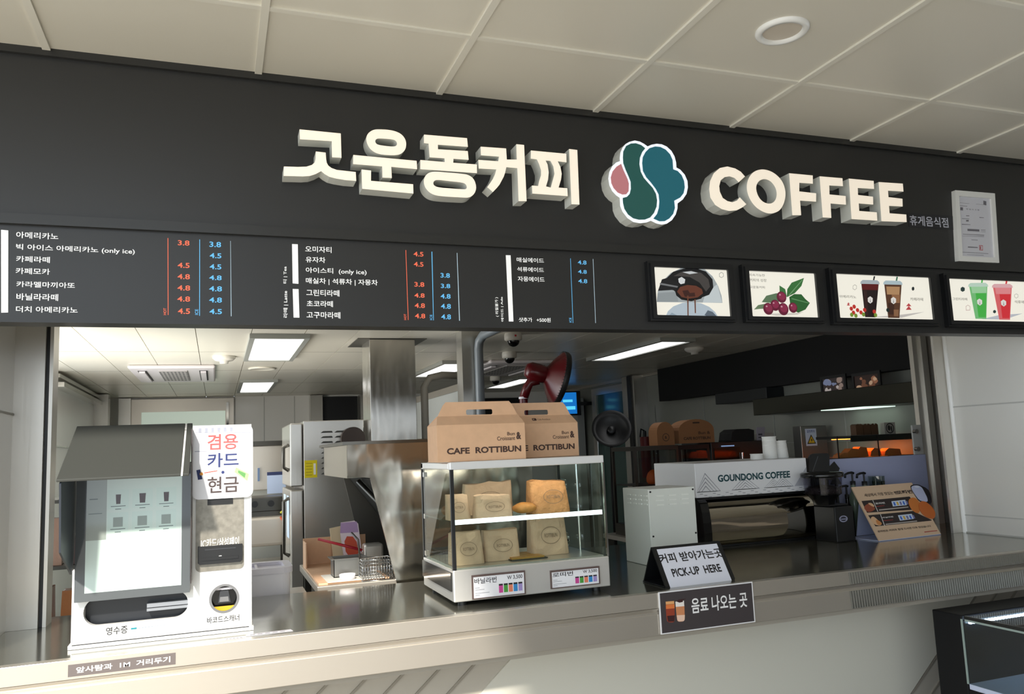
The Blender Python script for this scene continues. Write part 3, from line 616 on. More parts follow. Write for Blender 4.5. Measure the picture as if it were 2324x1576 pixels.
hexmark(a, [(3.5250,2.2160),(3.5370,2.2110),(3.5350,2.1990),(3.5220,2.1930),(3.5110,2.1980),(3.5130,2.2100)], (40, 60, 58), False); hexmark(a, [(3.8430,2.1940),(3.8540,2.1890),(3.8520,2.1780),(3.8390,2.1720),(3.8280,2.1780),(3.8290,2.1880)], (180, 176, 168))
hexmark(a, [(3.5300,2.1300),(3.5440,2.1360),(3.5560,2.1300),(3.5530,2.1120),(3.5280,2.1110)], (206, 176, 172)); hexmark(a, [(3.6980,2.1170),(3.7060,2.1130),(3.7050,2.1060),(3.6960,2.1010),(3.6870,2.1050),(3.6890,2.1130)], (40, 60, 58), False)
a.done(r)

# ================================================================ SERVICE COUNTER
ct = thing('service_counter', 'long stainless steel serving counter running under the opening', 'counter', (1.9, 0.3, 0.0))
b = MB(); b.box(-0.6, 4.74, 0.03, 0.595, CT - 0.03, CT - .0004); b.box(-0.172, 1.95, 0.595, 0.765, CT - 0.03, CT - .0004); b.box(1.95, 4.70, 0.595, 1.32, CT - 0.03, CT - .0004)
b.build('countertop', steel_mirror, ct)
b = MB(); b.box(-3.4, 7.2, -0.004, 0.03, 1.020, CT - 0.0003); b.prism([(0.002, 1.019), (-0.004, 1.019), (0.006, 1.002), (0.02, 1.002), (0.02, 1.019)], Fr((-3.4, 0, 0), (0, 1, 0), (0, 0, 1)), 0, 10.6)
b.box(-3.4, 7.2, -0.001, 0.03, 0.9264, 0.999); b.box(-3.4, 7.2, 0.004, 0.03, 0.99, 1.03)
b.build('edge_nosing', steel, ct, 0.0015)
b = MB(); b.box(-3.4, 7.2, 0.036, 0.26, 0.904, 0.9262); b.build('shadow_trim', M('taupe_trim', (170, 164, 152), 0.5), ct)
FB = FZ(0.26)
b = MB(); b.box(-3.4, 7.2, 0.26, 0.30, 0.0, 0.9038)
wl = [(1.4740,0.8490),(1.3540,0.7460)]; wr = [(3.7080,0.8460),(3.3150,0.4770)]
slope = (wl[0][0] - wl[1][0]) / (wl[0][1] - wl[1][1])
xt = wl[0][0] + slope * (0.904 - wl[0][1])
xr = wr[0][0] + slope * (0.904 - wr[0][1])
def diag(x, z0, z1): return (x + slope * (z0 - 0.904), z0), (x + slope * (z1 - 0.904), z1)
for i in list(range(1, 14)) + list(range(-1, -12, -1)):
    x = xt - 0.128 * i if i > 0 else xr - 0.128 * i - 0.128 + 0.02
    p = diag(x, 0.02, 0.903)
    b.prism([(p[0][0] - 0.012, p[0][1]), (p[0][0], p[0][1]), p[1], (p[1][0] - 0.012, p[1][1])], FB, 0, 0.006, 1)
b.build('slatted_panel', [M('taupe_panel', (186, 180, 168), 0.5), M('taupe_rib', (150, 144, 132), 0.5)], ct)
b = MB(); p, q = diag(xt, 0.02, 0.904), diag(xr, 0.02, 0.904)
b.prism([p[0], q[0], q[1], p[1]], FB, 0, 0.008); b.build('white_panel', M('ivory_laminate', (214, 212, 200), 0.25), ct)
for z0, z1 in ((1.022, 1.066), (0.930, 0.996)):  # ribs shaped to imitate a ribbed reflection in the steel edge
    b = MB(); x = (2.7860,0.0000,1.0500)[0]; yb_ = -0.004 if z0 > 1 else -0.001
    n_ = 130; vs = []
    for i in range(n_ * 2):
        xx = x + 0.0062 * i; yy = yb_ - (0.0022 if i % 2 else 0.0004)
        vs += [(xx + 0.002, yy, z0), (xx - 0.002, yy, z1)]
    b.add(vs, [(2 * i, 2 * i + 2, 2 * i + 3, 2 * i + 1) for i in range(n_ * 2 - 1)], 0)
    b.build('rib_reflection', M('rib_reflection_steel', (176, 176, 170), 0.22, 0.85), ct)

# ================================================================ ORDER KIOSK
ks = thing('order_kiosk', 'white self order kiosk with a dark hood over its screen at left', 'kiosk', (0.33, 0.25, CT))
FK = FZ(0.14)
b = MB()
pill = rrect(0.112, 0.398, 1.132, 1.212, 0.039, 8)
scan = ell(0.502, 1.175, 0.041, 0.041, 36)
b.prism([(0.081, 1.085), (0.583, 1.085), (0.583, 1.712), (0.408, 1.712), (0.408, 1.297), (0.081, 1.297)], FK, -0.022, 0.0, 0, [pill, scan])
b.box(0.081, 0.583, 0.19, 0.36, 1.085, 1.297); b.box(0.408, 0.583, 0.19, 0.32, 1.297, 1.712)
b.box(0.081, 0.112, 0.162, 0.19, 1.085, 1.29); b.box(0.552, 0.583, 0.162, 0.19, 1.085, 1.7); b.box(0.408, 0.45, 0.162, 0.19, 1.22, 1.70)
b.build('body', white_gloss, ks, 0.003)
b = MB(); b.box(0.10, 0.41, 0.183, 0.189, 1.12, 1.22)
b.box(0.282, 0.398, 0.150, 0.18, 1.168, 1.180, 1); b.box(0.282, 0.398, 0.146, 0.18, 1.158, 1.166, 1)
b.build('receipt_slot', [M('navy_black_plastic', (30, 33, 38), 0.35), M('silver_plastic', (150, 154, 160), 0.3, 0.4)], ks)
b = MB(); b.ring(ell(0.502, 1.175, 0.0445, 0.044, 36), ell(0.502, 1.175, 0.037, 0.037, 36), FK, 0.0015, 0)
b.prism(ell(0.502, 1.175, 0.0405, 0.0405, 36), FK, -0.035, -0.030, 1)
b.prism([(0.484, 1.160), (0.521, 1.160), (0.514, 1.197), (0.490, 1.197)], FK, -0.03, -0.018, 3)
b.prism([(0.488, 1.163), (0.516, 1.163), (0.514, 1.178), (0.490, 1.178)], FK, -0.018, -0.016, 0)
b.prism(ell(0.502, 1.175, 0.0385, 0.0385, 20, PI * 1.22, PI * 1.78), FK, -0.014, -0.010, 2)
b.prism([(0.476, 1.200), (0.528, 1.200), (0.524, 1.206), (0.480, 1.206)], FK, -0.02, -0.012, 4)
b.build('scanner_window', [M('grey_plastic', (112, 113, 115), 0.4), black_gloss, M('amber_label', (206, 160, 28), 0.5), M('graphite', (52, 54, 58), 0.3), plastic_white], ks)
b = MB(); b.box(0.075, 0.588, 0.13, 0.37, CT + 0.0005, 1.0845); b.box(0.085, 0.575, 0.1295, 0.13, 1.0845 - 0.001, 1.086, 1)
b.build('plinth', [white_gloss, black_satin], ks)
ink_k = INK((40, 40, 42))
b = MB(); b.text('영수증', FK, (0.1730,0.2310,1.1020,1.1250), 0, 0.015, 0.001)
b.text('바코드스캐너', FK, (0.452, 0.546, 1.104, 1.124), 0, 0.015, 0.001)
b.build('body_lettering', ink_k, ks)
b = MB(); q = (0.2400,0.2560,1.1110,1.1160); b.fbox(FK, q, 0, 0.001, 0)
for i in range(9): b.fbox(FK, (q[1] + 0.004 + i * 0.0085, q[1] + 0.010 + i * 0.0085, q[2] + 0.001 + 0.0002 * i, q[3] - 0.001), 0, 0.001, 1)
b.build('maker_plate', [INK((30, 128, 140)), INK((150, 160, 170))], ks)
# monitor
FM = FZ(0.108)
bez = (0.091, 0.4035, 1.208, 1.60); scr = (0.118, 0.379, 1.232, 1.575)
b = MB(); b.prism(rect(bez), FM, -0.03, 0.0, 0); mon = b.build('monitor', M('slate_glass_bezel', (84, 89, 92), 0.06, spec=0.5), ks, 0.004)
b = MB(); b.fbox(FM, scr, 0.0002, 0.0008, 0)
b.fbox(FM, (scr[0], 0.172, scr[2] + 0.15, scr[3]), 0.0008, 0.001, 1)
for j, z in enumerate((1.492, 1.425)):
    for i in range(3):
        x = 0.203 + 0.066 * i
        b.fbox(FM, (x - 0.028, x + 0.028, z - 0.022, z + 0.034), 0.0008, 0.0010, 2)
        if j == 0:
            w = (0.007, 0.009, 0.0075)[i]
            b.prism([(x - w * .8, z - 0.008), (x + w * .8, z - 0.008), (x + w, z + 0.02), (x - w, z + 0.02)], FM, 0.001, 0.0014, 3)
        else: b.fbox(FM, (x - 0.013, x + 0.013, z - 0.008, z + 0.02), 0.001, 0.0014, 5)
        b.fbox(FM, (x - 0.02, x + 0.02, z - 0.0155, z - 0.0135), 0.001, 0.0013, 4); b.fbox(FM, (x - 0.008, x + 0.008, z - 0.024, z - 0.022), 0.001, 0.0013, 4)
b.fbox(FM, (0.126, 0.148, 1.50, 1.503), 0.001, 0.0013, 4); b.fbox(FM, (0.124, 0.160, 1.458, 1.460), 0.001, 0.0013, 4)
b.build('screen', [M('screen_mint', (190, 208, 202), 0.05, es=0.05, spec=0.7), M('screen_grey_band', (140, 150, 144), 0.05, es=0.03, spec=0.7), M('screen_tile', (184, 206, 200), 0.05, es=0.06, spec=0.7), M('screen_cup', (62, 40, 40), 0.1), M('screen_ink', (90, 104, 104), 0.1), M('screen_thumb', (140, 154, 150), 0.1)], mon)
# hood above the screen: sloping roof, side cheek and right hand trim
hd_m = grey_paint
f = ((0.0550,0.0500,1.5610)); 
yf, zf, yb, zb = -0.125, 1.560, 0.20, 1.716
def slab(x0, x1, t=0.008, up=0.0):
    b = MB(); d = Vector((0, yb - yf, zb - zf)).normalized(); n = Vector((0, -d.z, d.y))
    vs = []
    for x in (x0, x1):
        for (y, z) in ((yf, zf), (yb, zb)):
            for k in (up, up + t): vs.append(Vector((x, y, z)) + n * k)
    b.add(vs, [(0, 1, 3, 2), (4, 6, 7, 5), (0, 2, 6, 4), (1, 5, 7, 3), (0, 4, 5, 1), (2, 3, 7, 6)])
    return b
hood = slab(0.075, 0.384).build('hood', hd_m, ks, 0.002)
slab(0.389, 0.4055).build('hood_trim', hd_m, ks, 0.002)
slab(0.384, 0.389, 0.004, 0.002).build('hood_seam', white_paint, ks)
b = MB()
b.prism([(0.125, 1.556), (-0.20, 1.712), (-0.20, 1.60), (-0.10, 1.30), (-0.085, 1.292), (0.10, 1.372)], Fr((0.082, 0, 0), (0, -1, 0), (0, 0, 1)), -0.005, 0.0)
b.build('side_cheek', M('navy_grey_plastic', (40, 46, 56), 0.35), ks)
b = MB(); b.box(0.10, 0.39, 0.15, 0.21, 1.30, 1.70); b.build('monitor_housing', M('navy_grey_plastic', (52, 58, 68), 0.35), ks)
b = MB(); b.box(0.4055, 0.4085, 0.06, 0.20, 1.24, 1.70); b.build('side_post', M('brown_black_plastic', (50, 42, 40), 0.4), ks)
# card reader column
b = MB()
pl = (0.4130,0.5690,1.2630,1.4890)
b.prism(rrect(0.418, 0.560, 1.262, 1.70, 0.014), FK, 0, 0.003, 0); plate = b.build('reader_plate', M('brushed_zinc_plate', (142, 138, 128), 0.42, 0.55, bump=((90, 90, 90), 0.15, 0.001), var=((60, 60, 60), 0.18)), ks)
b = MB(); q = (0.4520,0.5270,1.4630,1.4880); b.fbox(FK, q, 0.003, 0.0055, 0); b.build('card_slot', black_satin, plate)
b = MB(); q = (0.4250,0.5550,1.2840,1.3390)
b.prism([(q[0] + .006, q[2]), (q[1] - .006, q[2]), (q[1], q[2] + .006), (q[1], q[3]), (q[0], q[3]), (q[0], q[2] + .006)], FK, 0.003, 0.016, 0)
b.fbox(FK, (q[0] + .012, q[1] - .012, q[2] + .012, q[2] + .020), 0.016, 0.019, 0); b.fbox(FK, (q[0] + .02, q[1] - .02, q[3] - .012, q[3] - .009), 0.016, 0.017, 1); b.fbox(FK, ((q[0] + q[1]) / 2 - .004, (q[0] + q[1]) / 2 + .004, q[2] + .022, q[2] + .024), 0.016, 0.0165, 2)
b.build('card_reader', [black_satin, M('graphite', (52, 54, 58), 0.3), white_paint], plate)
b = MB(); q = (0.4340,0.5450,1.3330,1.3610); b.text('IC카드/삼성페이', FK, q, 0, 0.012, 0.0045); b.build('plate_lettering', white_paint, plate)
# laminated payment notice fixed over the column
pn = thing('payment_notice', 'white laminated notice with pink, blue and grey Korean words on top of the kiosk', 'sign', (0.49, 0.13, 1.49))
FN = FZ(0.128)
nb = (0.4070,0.5870,1.4820,1.7100)
b = MB(); b.prism(rrect(nb[0], nb[1], nb[2], nb[3], 0.02), FN, -0.006, 0, 0); b.build('sheet', M('laminated_white', (244, 244, 250), 0.15), pn)
b = MB(); b.text('겸용', FN, (0.4510,0.5420,1.6340,1.6830), 0, 0.015, 0.001); b.build('lettering', INK((214, 92, 92)), pn, label='pink word at the top')
b = MB(); b.text('카드', FN, (0.4510,0.5440,1.5790,1.6240), 0, 0.015, 0.001); b.flat(ell((nb[0] + nb[1]) / 2, (0.4880,0.5010,1.5590,1.5710)[2] + .004, 0.0048, 0.0048, 16), FN, 0.001, 0); b.build('lettering', INK((34, 48, 108)), pn, label='navy word in the middle')
b = MB(); b.text('현금', FN, (0.4520,0.5440,1.5000,1.5500), 0, 0.015, 0.001); b.build('lettering', INK((70, 58, 58)), pn, label='grey brown word at the bottom')
b = MB()
b.flat([(0.4190,1.5730),(0.4300,1.5750),(0.4370,1.5450),(0.4240,1.5430)], FN, 0.001, 0); b.flat(ell(*[(0.4340,1.5610)][0], 0.005, 0.005, 14), FN, 0.0013, 1)
b.flat([(0.4370,1.5770),(0.4840,1.5820),(0.4850,1.5620),(0.4410,1.5480)], FN, 0.001, 2); b.flat([(0.4420,1.5650),(0.4800,1.5700),(0.4810,1.5670),(0.4420,1.5620)], FN, 0.0013, 3)
b.flat([(0.5360,1.5770),(0.5750,1.5540),(0.5700,1.5320),(0.5310,1.5620)], FN, 0.001, 4); b.flat([(0.5430,1.5670),(0.5650,1.5560),(0.5620,1.5420),(0.5420,1.5600)], FN, 0.0013, 5)
b.flat([(0.5530,1.5100),(0.5620,1.5170),(0.5750,1.5070),(0.5620,1.5070)], FN, 0.001, 6)
for i in range(6): b.flat([(p[0] + i * 0.0185, p[1]) for p in [(0.4250,1.7030),(0.4330,1.7030),(0.4330,1.6900),(0.4250,1.6900)]], FN, 0.001, 7)
b.flat([(0.4150,1.6900),(0.5820,1.6860),(0.5820,1.6840),(0.4150,1.6890)], FN, 0.001, 7); b.flat([(0.4140,1.6320),(0.5840,1.6300),(0.5840,1.6280),(0.4140,1.6300)], FN, 0.001, 7)
b.build('printed_pictures', [INK((36, 50, 104)), INK((220, 150, 60)), INK((238, 238, 240)), INK((206, 90, 80)), INK((160, 206, 140)), INK((92, 150, 84)), INK((210, 226, 190)), INK((176, 180, 196))], pn)

# ================================================================ STICKERS AND LOOSE SIGNS ON THE COUNTER
FE = FZ(-0.004)
b = MB(); q = (0.0970,0.3700,1.0280,1.0600); b.fbox(FE, q, 0, 0.001, 0)
b.text('앞사람과  1M  거리두기', FE, (q[0] + .02, q[1] - .014, q[2] + .008, q[3] - .008), 1, 0.02, 0.0016)
tag(b.build('distance_sticker', [M('grey_sticker', (102, 94, 92), 0.5), INK((240, 240, 238))]), 'dark grey sticker with white Korean lettering on the counter edge below the kiosk', 'sticker')
b = MB()
TF = TOPF(CT)
b.prism([(0.50, 0.028), (0.56, 0.030), (0.56, 0.052), (0.50, 0.050)], TF, 0, 0.001, 0)
b.prism([(0.563, 0.045), (0.70, 0.050), (0.695, 0.075), (0.563, 0.068)], TF, 0, 0.001, 0)
for i in range(5):
    b.prism([(0.506 + i * .01, 0.034), (0.512 + i * .01, 0.034), (0.512 + i * .01, 0.038), (0.506 + i * .01, 0.038)], TF, 0.001, 0.0012, 1)
    b.prism([(0.575 + i * .022, 0.055), (0.589 + i * .022, 0.056), (0.589 + i * .022, 0.060), (0.575 + i * .022, 0.059)], TF, 0.001, 0.0012, 1)
tag(b.build('label_tape', [M('pale_label_tape', (206, 204, 212), 0.4), INK((80, 80, 90))]), 'pale label tape stuck flat on the counter beside the kiosk', 'label')
# A frame pick-up sign
tf = Fr((2.0150,0.0650,1.0726),(0.9995,0.0327,0.0000),(-0.0170,0.5188,0.8547)); tf.o.z += 0.004
tn = thing('pickup_sign', 'black tent shaped sign reading PICK-UP HERE standing on the counter edge', 'sign', (2.17, 0.145, CT))
L_ = 0.3062; H_ = 0.1535
b = MB(); b.prism([(0, 0), (L_, 0), (L_, H_), (0, H_)], tf, -0.006, 0.0, 0); b.build('front_board', black_satin, tn, 0.001)
bk = Fr(tf.P(L_, 0) + Vector((0, 0.165, 0)), (-tf.u.x, -tf.u.y, 0), Vector((tf.v.x, -tf.v.y * 0.96, tf.v.z)))
b = MB(); b.prism([(0, 0), (L_, 0), (L_, H_), (0, H_)], bk, -0.006, 0.0, 0); b.build('back_board', black_satin, tn, 0.001)
b = MB(); z = tf.o; b.prism([(0.0, 0.002), (L_, 0.002), (L_, 0.16), (0.0, 0.16)], Fr((z.x, z.y, CT), (tf.u.x, tf.u.y, 0), (-tf.u.y, tf.u.x, 0)), 0.0005, 0.005, 0); b.build('base_board', black_satin, tn)
b = MB(); b.fbox(tf, (0.0180,0.2875,-0.0160,0.1451), 0, 0.001, 0); b.build('card', M('white_card', (226, 228, 240), 0.4), tn)
b = MB()
b.text('커피 받아가는곳', tf, (0.014, 0.294, 0.088, 0.126), 0, 0.02, 0.0015); b.build('card_lettering', INK((26, 24, 26)), tn); b = MB(); b.text('PICK-UP  HERE', tf, (0.046, 0.262, 0.032, 0.064), 0, 0.025, 0.0015)
b.build('card_lettering', INK((26, 24, 26)), tn)
# hanging sign on the counter edge
q = (1.9430,2.3370,0.9310,1.0750)
hs = thing('drinks_sign', 'dark plate with two iced drinks and white Korean words fixed to the counter edge', 'sign', ((q[0] + q[1]) / 2, -0.008, q[2]))
FH = FZ(-0.006)
b = MB(); b.fbox(FH, q, -0.0018, 0.003, 0); b.build('plate', M('white_edge_board', (232, 232, 234), 0.4), hs)
b = MB(); b.fbox(FH, (q[0] + .004, q[1] - .005, q[2] + .004, q[3] - .004), 0.003, 0.0036, 0); b.build('dark_print', M('charcoal_print', (64, 58, 60), 0.5), hs)
b = MB(); b.text('음료 나오는 곳', FH, (q[0] + (q[1] - q[0]) * .325, q[0] + (q[1] - q[0]) * .925, q[2] + (q[3] - q[2]) * .40, q[2] + (q[3] - q[2]) * .77), 0, 0.018, 0.0045); b.build('plate_lettering', INK((240, 240, 240)), hs)
b = MB()
b.prism(chaikin([(1.9670,1.0410),(2.0030,1.0400),(2.0000,0.9710),(1.9920,0.9670),(1.9730,0.9700),(1.9680,0.9780)],1), FH, 0.0036, 0.0042, 0)
b.flat([(1.9680,1.0300),(2.0030,1.0290),(2.0020,1.0150),(1.9680,1.0160)], FH, 0.0044, 1); b.flat([(1.9700,0.9920),(2.0010,0.9910),(1.9970,0.9700),(1.9730,0.9720)], FH, 0.0044, 2); b.flat([(1.9680,1.0410),(2.0020,1.0400),(2.0020,1.0300),(1.9680,1.0310)], FH, 0.0044, 6)
b.prism(chaikin([(2.0070,1.0390),(2.0430,1.0390),(2.0410,0.9720),(2.0350,0.9660),(2.0150,0.9670),(2.0090,0.9730)],1), FH, 0.0036, 0.0042, 3)
b.flat([(2.0070,1.0370),(2.0420,1.0370),(2.0420,1.0180),(2.0070,1.0190)], FH, 0.0044, 4); b.flat([(2.0090,0.9900),(2.0420,0.9880),(2.0400,0.9720),(2.0350,0.9670),(2.0150,0.9680),(2.0100,0.9740)], FH, 0.0044, 5); b.flat([(2.0120,1.0370),(2.0210,1.0430),(2.0380,1.0400),(2.0370,1.0330),(2.0230,1.0320)], FH, 0.0046, 2); b.flat([(2.0290,1.0430),(2.0490,1.0430),(2.0500,1.0410),(2.0300,1.0410)], FH, 0.0046, 2)
b.build('drinks_picture', [INK((150, 60, 36)), INK((224, 122, 62)), INK((56, 22, 22)), INK((206, 136, 92)), INK((238, 232, 226)), INK((236, 200, 178)), INK((226, 168, 110))], hs)

# ================================================================ HEATED DISPLAY CASE
cx0, cx1, cy0, cy1 = 1.236, 1.826, 0.13, 0.56
dc = thing('display_case', 'stainless and glass countertop bakery display case with two price cards', 'display case', ((cx0 + cx1) / 2, 0.34, CT))
b = MB(); b.box(cx0, cx1, cy0, cy1, CT + 0.016, 1.195); b.build('base', M('case_steel', (226, 225, 222), 0.16, 0.55, bump=((6, 6, 6), 0.06, 0.01)), dc, 0.004)
b = MB()
for x in (cx0 + .04, cx1 - .04):
    for y in (cy0 + .04, cy1 - .04):
        c = MB(); c.cyl((x, y, CT), (x, y, CT + 0.017), 0.016); c.build('foot', black_satin, dc)
b = MB(); b.box(cx0 - .004, cx0, cy0 + .02, cy1, CT + .05, 1.185); b.build('side_cover', black_gloss, dc)
b = MB(); b.box(cx0, cx1, cy0, cy0 + .03, 1.533, 1.561); b.box(cx0, cx0 + .02, cy0 + .03, cy1, 1.535, 1.558); b.box(cx1 - .02, cx1, cy0 + .03, cy1, 1.535, 1.558); b.box(cx0, cx1, cy1 - .03, cy1, 1.533, 1.558)
b.build('top_rail', M('satin_aluminium', (236, 236, 236), 0.25, 0.3), dc, 0.003)
b = MB(); b.box(cx0 + .02, cx1 - .02, cy0 + .03, cy1 - .03, 1.552, 1.5605); b.build('roof_panel', steel, dc)
for x, m, w in ((cx0, black_satin, .012), (cx1 - .006, chrome, .006)):
    b = MB(); b.box(x, x + w, cy0, cy0 + .012, 1.195, 1.535); b.build('corner_post', m, dc)
for x in (cx0, cx1 - .012):
    b = MB(); b.box(x, x + .012, cy1 - .012, cy1, 1.195, 1.535); b.build('corner_post', black_satin, dc)
b = MB(); b.box(cx0 + .012, cx1 - .006, cy0 + .002, cy0 + .005, 1.196, 1.534); b.build('front_glass', glass, dc)
b = MB(); b.box(cx0 + .003, cx0 + .006, cy0 + .012, cy1 - .012, 1.196, 1.536); b.build('side_glass', glass, dc)
b = MB(); b.box(cx1 - .006, cx1 - .003, cy0 + .012, cy1 - .012, 1.196, 1.536); b.build('side_glass', glass, dc)
b = MB(); b.box(cx0 + .03, cx1 - .03, cy0 + .035, cy0 + .06, 1.540, 1.5515); b.build('case_fill_strip', M('case_fill_warm', (255, 250, 235), 0.3, es=8.0, ecol=(255, 246, 236)), dc)  # added glowing strip that brightens the inside of the case
for z in (1.515, 1.355, 1.215):
    b = MB(); b.box(cx0 + .002, cx0 + .016, cy1 - .035, cy1 - .012, z - .012, z + .006); b.build('hinge', chrome, dc)
b = MB(); b.box(cx0 + .014, cx1 - .014, cy0 + .015, cy1 - .02, 1.350, 1.355); b.build('shelf', glass, dc)
b = MB(); b.box(cx0 + .014, cx1 - .014, cy0 + .008, cy0 + .016, 1.346, 1.362); b.build('shelf_light', M('led_strip_white', (240, 244, 250), 0.3, es=1.6), dc)
b = MB(); b.box(cx0 + .014, cx1 - .014, cy0 + .018, cy1 - .02, 1.1955, 1.199); b.build('case_floor', steel, dc)
# price cards
def price_card(word, price, b0, lb):
    r = thing('price_card', lb, 'price card', ((b0[0] + b0[1]) / 2, 0.125, b0[2]), 'price cards on the display case')
    fr = FZ(0.1295)
    m = MB(); m.prism(rect(b0), fr, 0, 0.006, 0, [rect((b0[0] + .005, b0[1] - .004, b0[2] + .003, b0[3] - .006))]); m.build('holder', M('brown_card_holder', (96, 78, 74), 0.4), r)
    m = MB(); m.fbox(fr, (b0[0] + .004, b0[1] - .003, b0[2] + .002, b0[3] - .005), 0, 0.003, 0); w = b0[1] - b0[0]; h = b0[3] - b0[2]
    m.text(word, fr, (b0[0] + .05 * w, b0[0] + .46 * w, b0[2] + .62 * h, b0[2] + .86 * h), 1, 0.01, 0.0035); m.text(price, fr, (b0[0] + .66 * w, b0[0] + .95 * w, b0[2] + .66 * h, b0[2] + .85 * h), 1, 0.01, 0.0035)
    for i, c in enumerate(range(2, 7)):
        x = b0[0] + (.50 + .092 * i) * w
        m.fbox(fr, (x, x + .075 * w, b0[2] + .16 * h, b0[2] + .46 * h), 0.003, 0.0035, c); m.fbox(fr, (x, x + .075 * w, b0[2] + .46 * h, b0[2] + .53 * h), 0.003, 0.0035, 1)
    for i, z in enumerate((.44, .36, .22, .14)): m.fbox(fr, (b0[0] + .06 * w, b0[0] + (.14 + .09 * (i % 3)) * w, b0[2] + z * h, b0[2] + (z + .025) * h), 0.003, 0.0035, 7)
    m.build('card', [M('card_white', (240, 240, 244), 0.4), INK((30, 28, 30)), INK((206, 72, 152)), INK((76, 158, 62)), INK((232, 132, 100)), INK((50, 140, 206)), INK((168, 150, 208)), INK((170, 170, 176))], r)
price_card('바닐라번', 'W 3,500', (1.2990,1.4940,1.0940,1.1740), 'white price card with coloured squares on the left of the case base, four syllable name')
price_card('로띠번', 'W 3,500', (1.5890,1.7820,1.1010,1.1640), 'white price card with coloured squares on the right of the case base, three syllable name')

# paper bags and pastries in the case
def stamp_pts(fr, cx, cz, rx, rz): return ell(cx, cz, rx, rz, 30)
def paper_bag(label, c, w, d, h, lean=0.0, seed=1, pinch=0.25, mat=None, stamp=(0.5, 0.5), open_top=False):
    rnd = random.Random(seed)
    n = 28; rings = 7; vs = []
    for j in range(rings):
        t = j / (rings - 1)
        dd = d * (1 - (1 - pinch) * t ** 1.3); ww = w * (1 - 0.06 * t)
        for i in range(n):
            a = 2 * PI * i / n
            ca, sa = math.cos(a), math.sin(a)
            x = ww / 2 * (abs(ca) ** 0.35) * (1 if ca >= 0 else -1); y = dd / 2 * (abs(sa) ** 0.35) * (1 if sa >= 0 else -1)
            z = h * t * (1 + 0.10 * noise.noise(Vector((x * 22 + seed * 3.1, y * 9, 0.3))) * t)
            k = noise.noise(Vector((x * 26 + seed, z * 26, y * 14))) * 0.009 * (0.25 + t)
            vs.append(Vector((c[0] + x + lean * z + k * .4, c[1] + y + k, c[2] + z)))
    fs = [(j * n + i, j * n + (i + 1) % n, (j + 1) * n + (i + 1) % n, (j + 1) * n + i) for j in range(rings - 1) for i in range(n)]
    fs.append(tuple(range(n))[::-1]); fs.append(tuple(range((rings - 1) * n, rings * n)))
    m = MB(); m.add(vs, fs, 0)
    r = thing('paper_bag', label, 'paper bag', c, 'paper bags in the display case')
    m.build('bag', mat or kraft_bag, r, 0.0008)
    fr = FZ(0)
    cx = c[0] - w / 2 + w * stamp[0] + lean * h * stamp[1]; cz = c[2] + h * stamp[1]; y = c[1] - d * (0.5 - (1 - pinch) * 0.5 * stamp[1] ** 1.3) - 0.012
    fr = Fr((0, y, 0), (1, 0, 0), (0, (1 - pinch) * d * 0.45, h))
    sl = h / (Vector((0, (1 - pinch) * d * 0.45, h)).length)
    zz = lambda z: (z - c[2]) / sl
    m = MB(); fr = Fr((0, c[1] - d / 2 - 0.007, c[2]), (1, 0, 0), (0, (1 - pinch) * d * 0.42, h))
    e = ell(cx, zz(cz), w * .26, h * .22, 30); m.ring(e, [(cx + (p[0] - cx) * .95, zz(cz) + (p[1] - zz(cz)) * .93) for p in e], fr, 0, 0)
    m.text('ROTTIBUN', fr, (cx - w * .17, cx + w * .17, zz(cz) - h * .05, zz(cz) + h * .05), 0, 0.01, 0)
    m.build('stamp', INK((130, 104, 84)), r)
    return r
zs = 1.3555; zf_ = 1.1995
paper_bag('plain kraft bag leaning at the left end of the upper shelf', (1.291, 0.24, zs), 0.085, 0.06, 0.088, -0.06, 1)
paper_bag('short beige kraft bag with oval stamp at the front of the upper shelf', (1.410, 0.21, zs), 0.14, 0.07, 0.082, 0.0, 2, 0.6)
paper_bag('pale kraft bag standing at the back of the upper shelf behind the short bag', (1.452, 0.40, zs), 0.20, 0.07, 0.118, 0.03, 3, 0.7)
paper_bag('crumpled orange brown kraft bag at the right of the upper shelf', (1.655, 0.28, zs), 0.155, 0.10, 0.118, -0.04, 4, 0.5, M('kraft_paper_orange', (196, 138, 88), 0.75, bump=((40, 40, 40), 0.9, 0.01), var=((26, 26, 26), 0.12)), (0.55, 0.5))
paper_bag('wide kraft bag at the left end of the case floor', (1.316, 0.24, zf_), 0.12, 0.09, 0.110, -0.04, 5, 0.45)
paper_bag('kraft bag with oval stamp second from the left on the case floor', (1.452, 0.27, zf_), 0.14, 0.09, 0.108, 0.02, 6, 0.45)
paper_bag('tall kraft bag standing alone at the right of the case floor', (1.655, 0.30, zf_), 0.15, 0.09, 0.145, -0.03, 7, 0.5)
def bun(label, c, rx, ry, rz, m):
    b = MB(); b.ball((c[0], c[1], c[2] + rz * .95), 1.0, (rx, ry, rz), 18)
    for v in b.v: v += Vector((0, 0, 1)) * noise.noise(v * 40) * 0.003
    return tag(b.build('pastry', m), label, 'pastry', 'pastries in the display case')
bk_m = M('baked_crust', (196, 132, 66), 0.55, bump=((60, 60, 60), 0.4, 0.004), var=((50, 50, 50), 0.2))
bun('golden bun lying on the upper shelf beside the crumpled bag', (1.545, 0.24, zs + .006), 0.048, 0.035, 0.020, bk_m)
bun('darker bun on the upper shelf behind the left glass', (1.312, 0.44, zs), 0.028, 0.045, 0.02, M('dark_crust', (138, 92, 54), 0.6, bump=((60, 60, 60), 0.4, 0.004)))
b = MB()
for i in range(7): b.box(1.475 + 0.001 * i, 1.60, 0.20 + 0.022 * i, 0.212 + 0.022 * i, zf_ + .004, zf_ + .010)
b.box(1.47, 1.61, 0.19, 0.36, zf_ + .0005, zf_ + .004, 1)
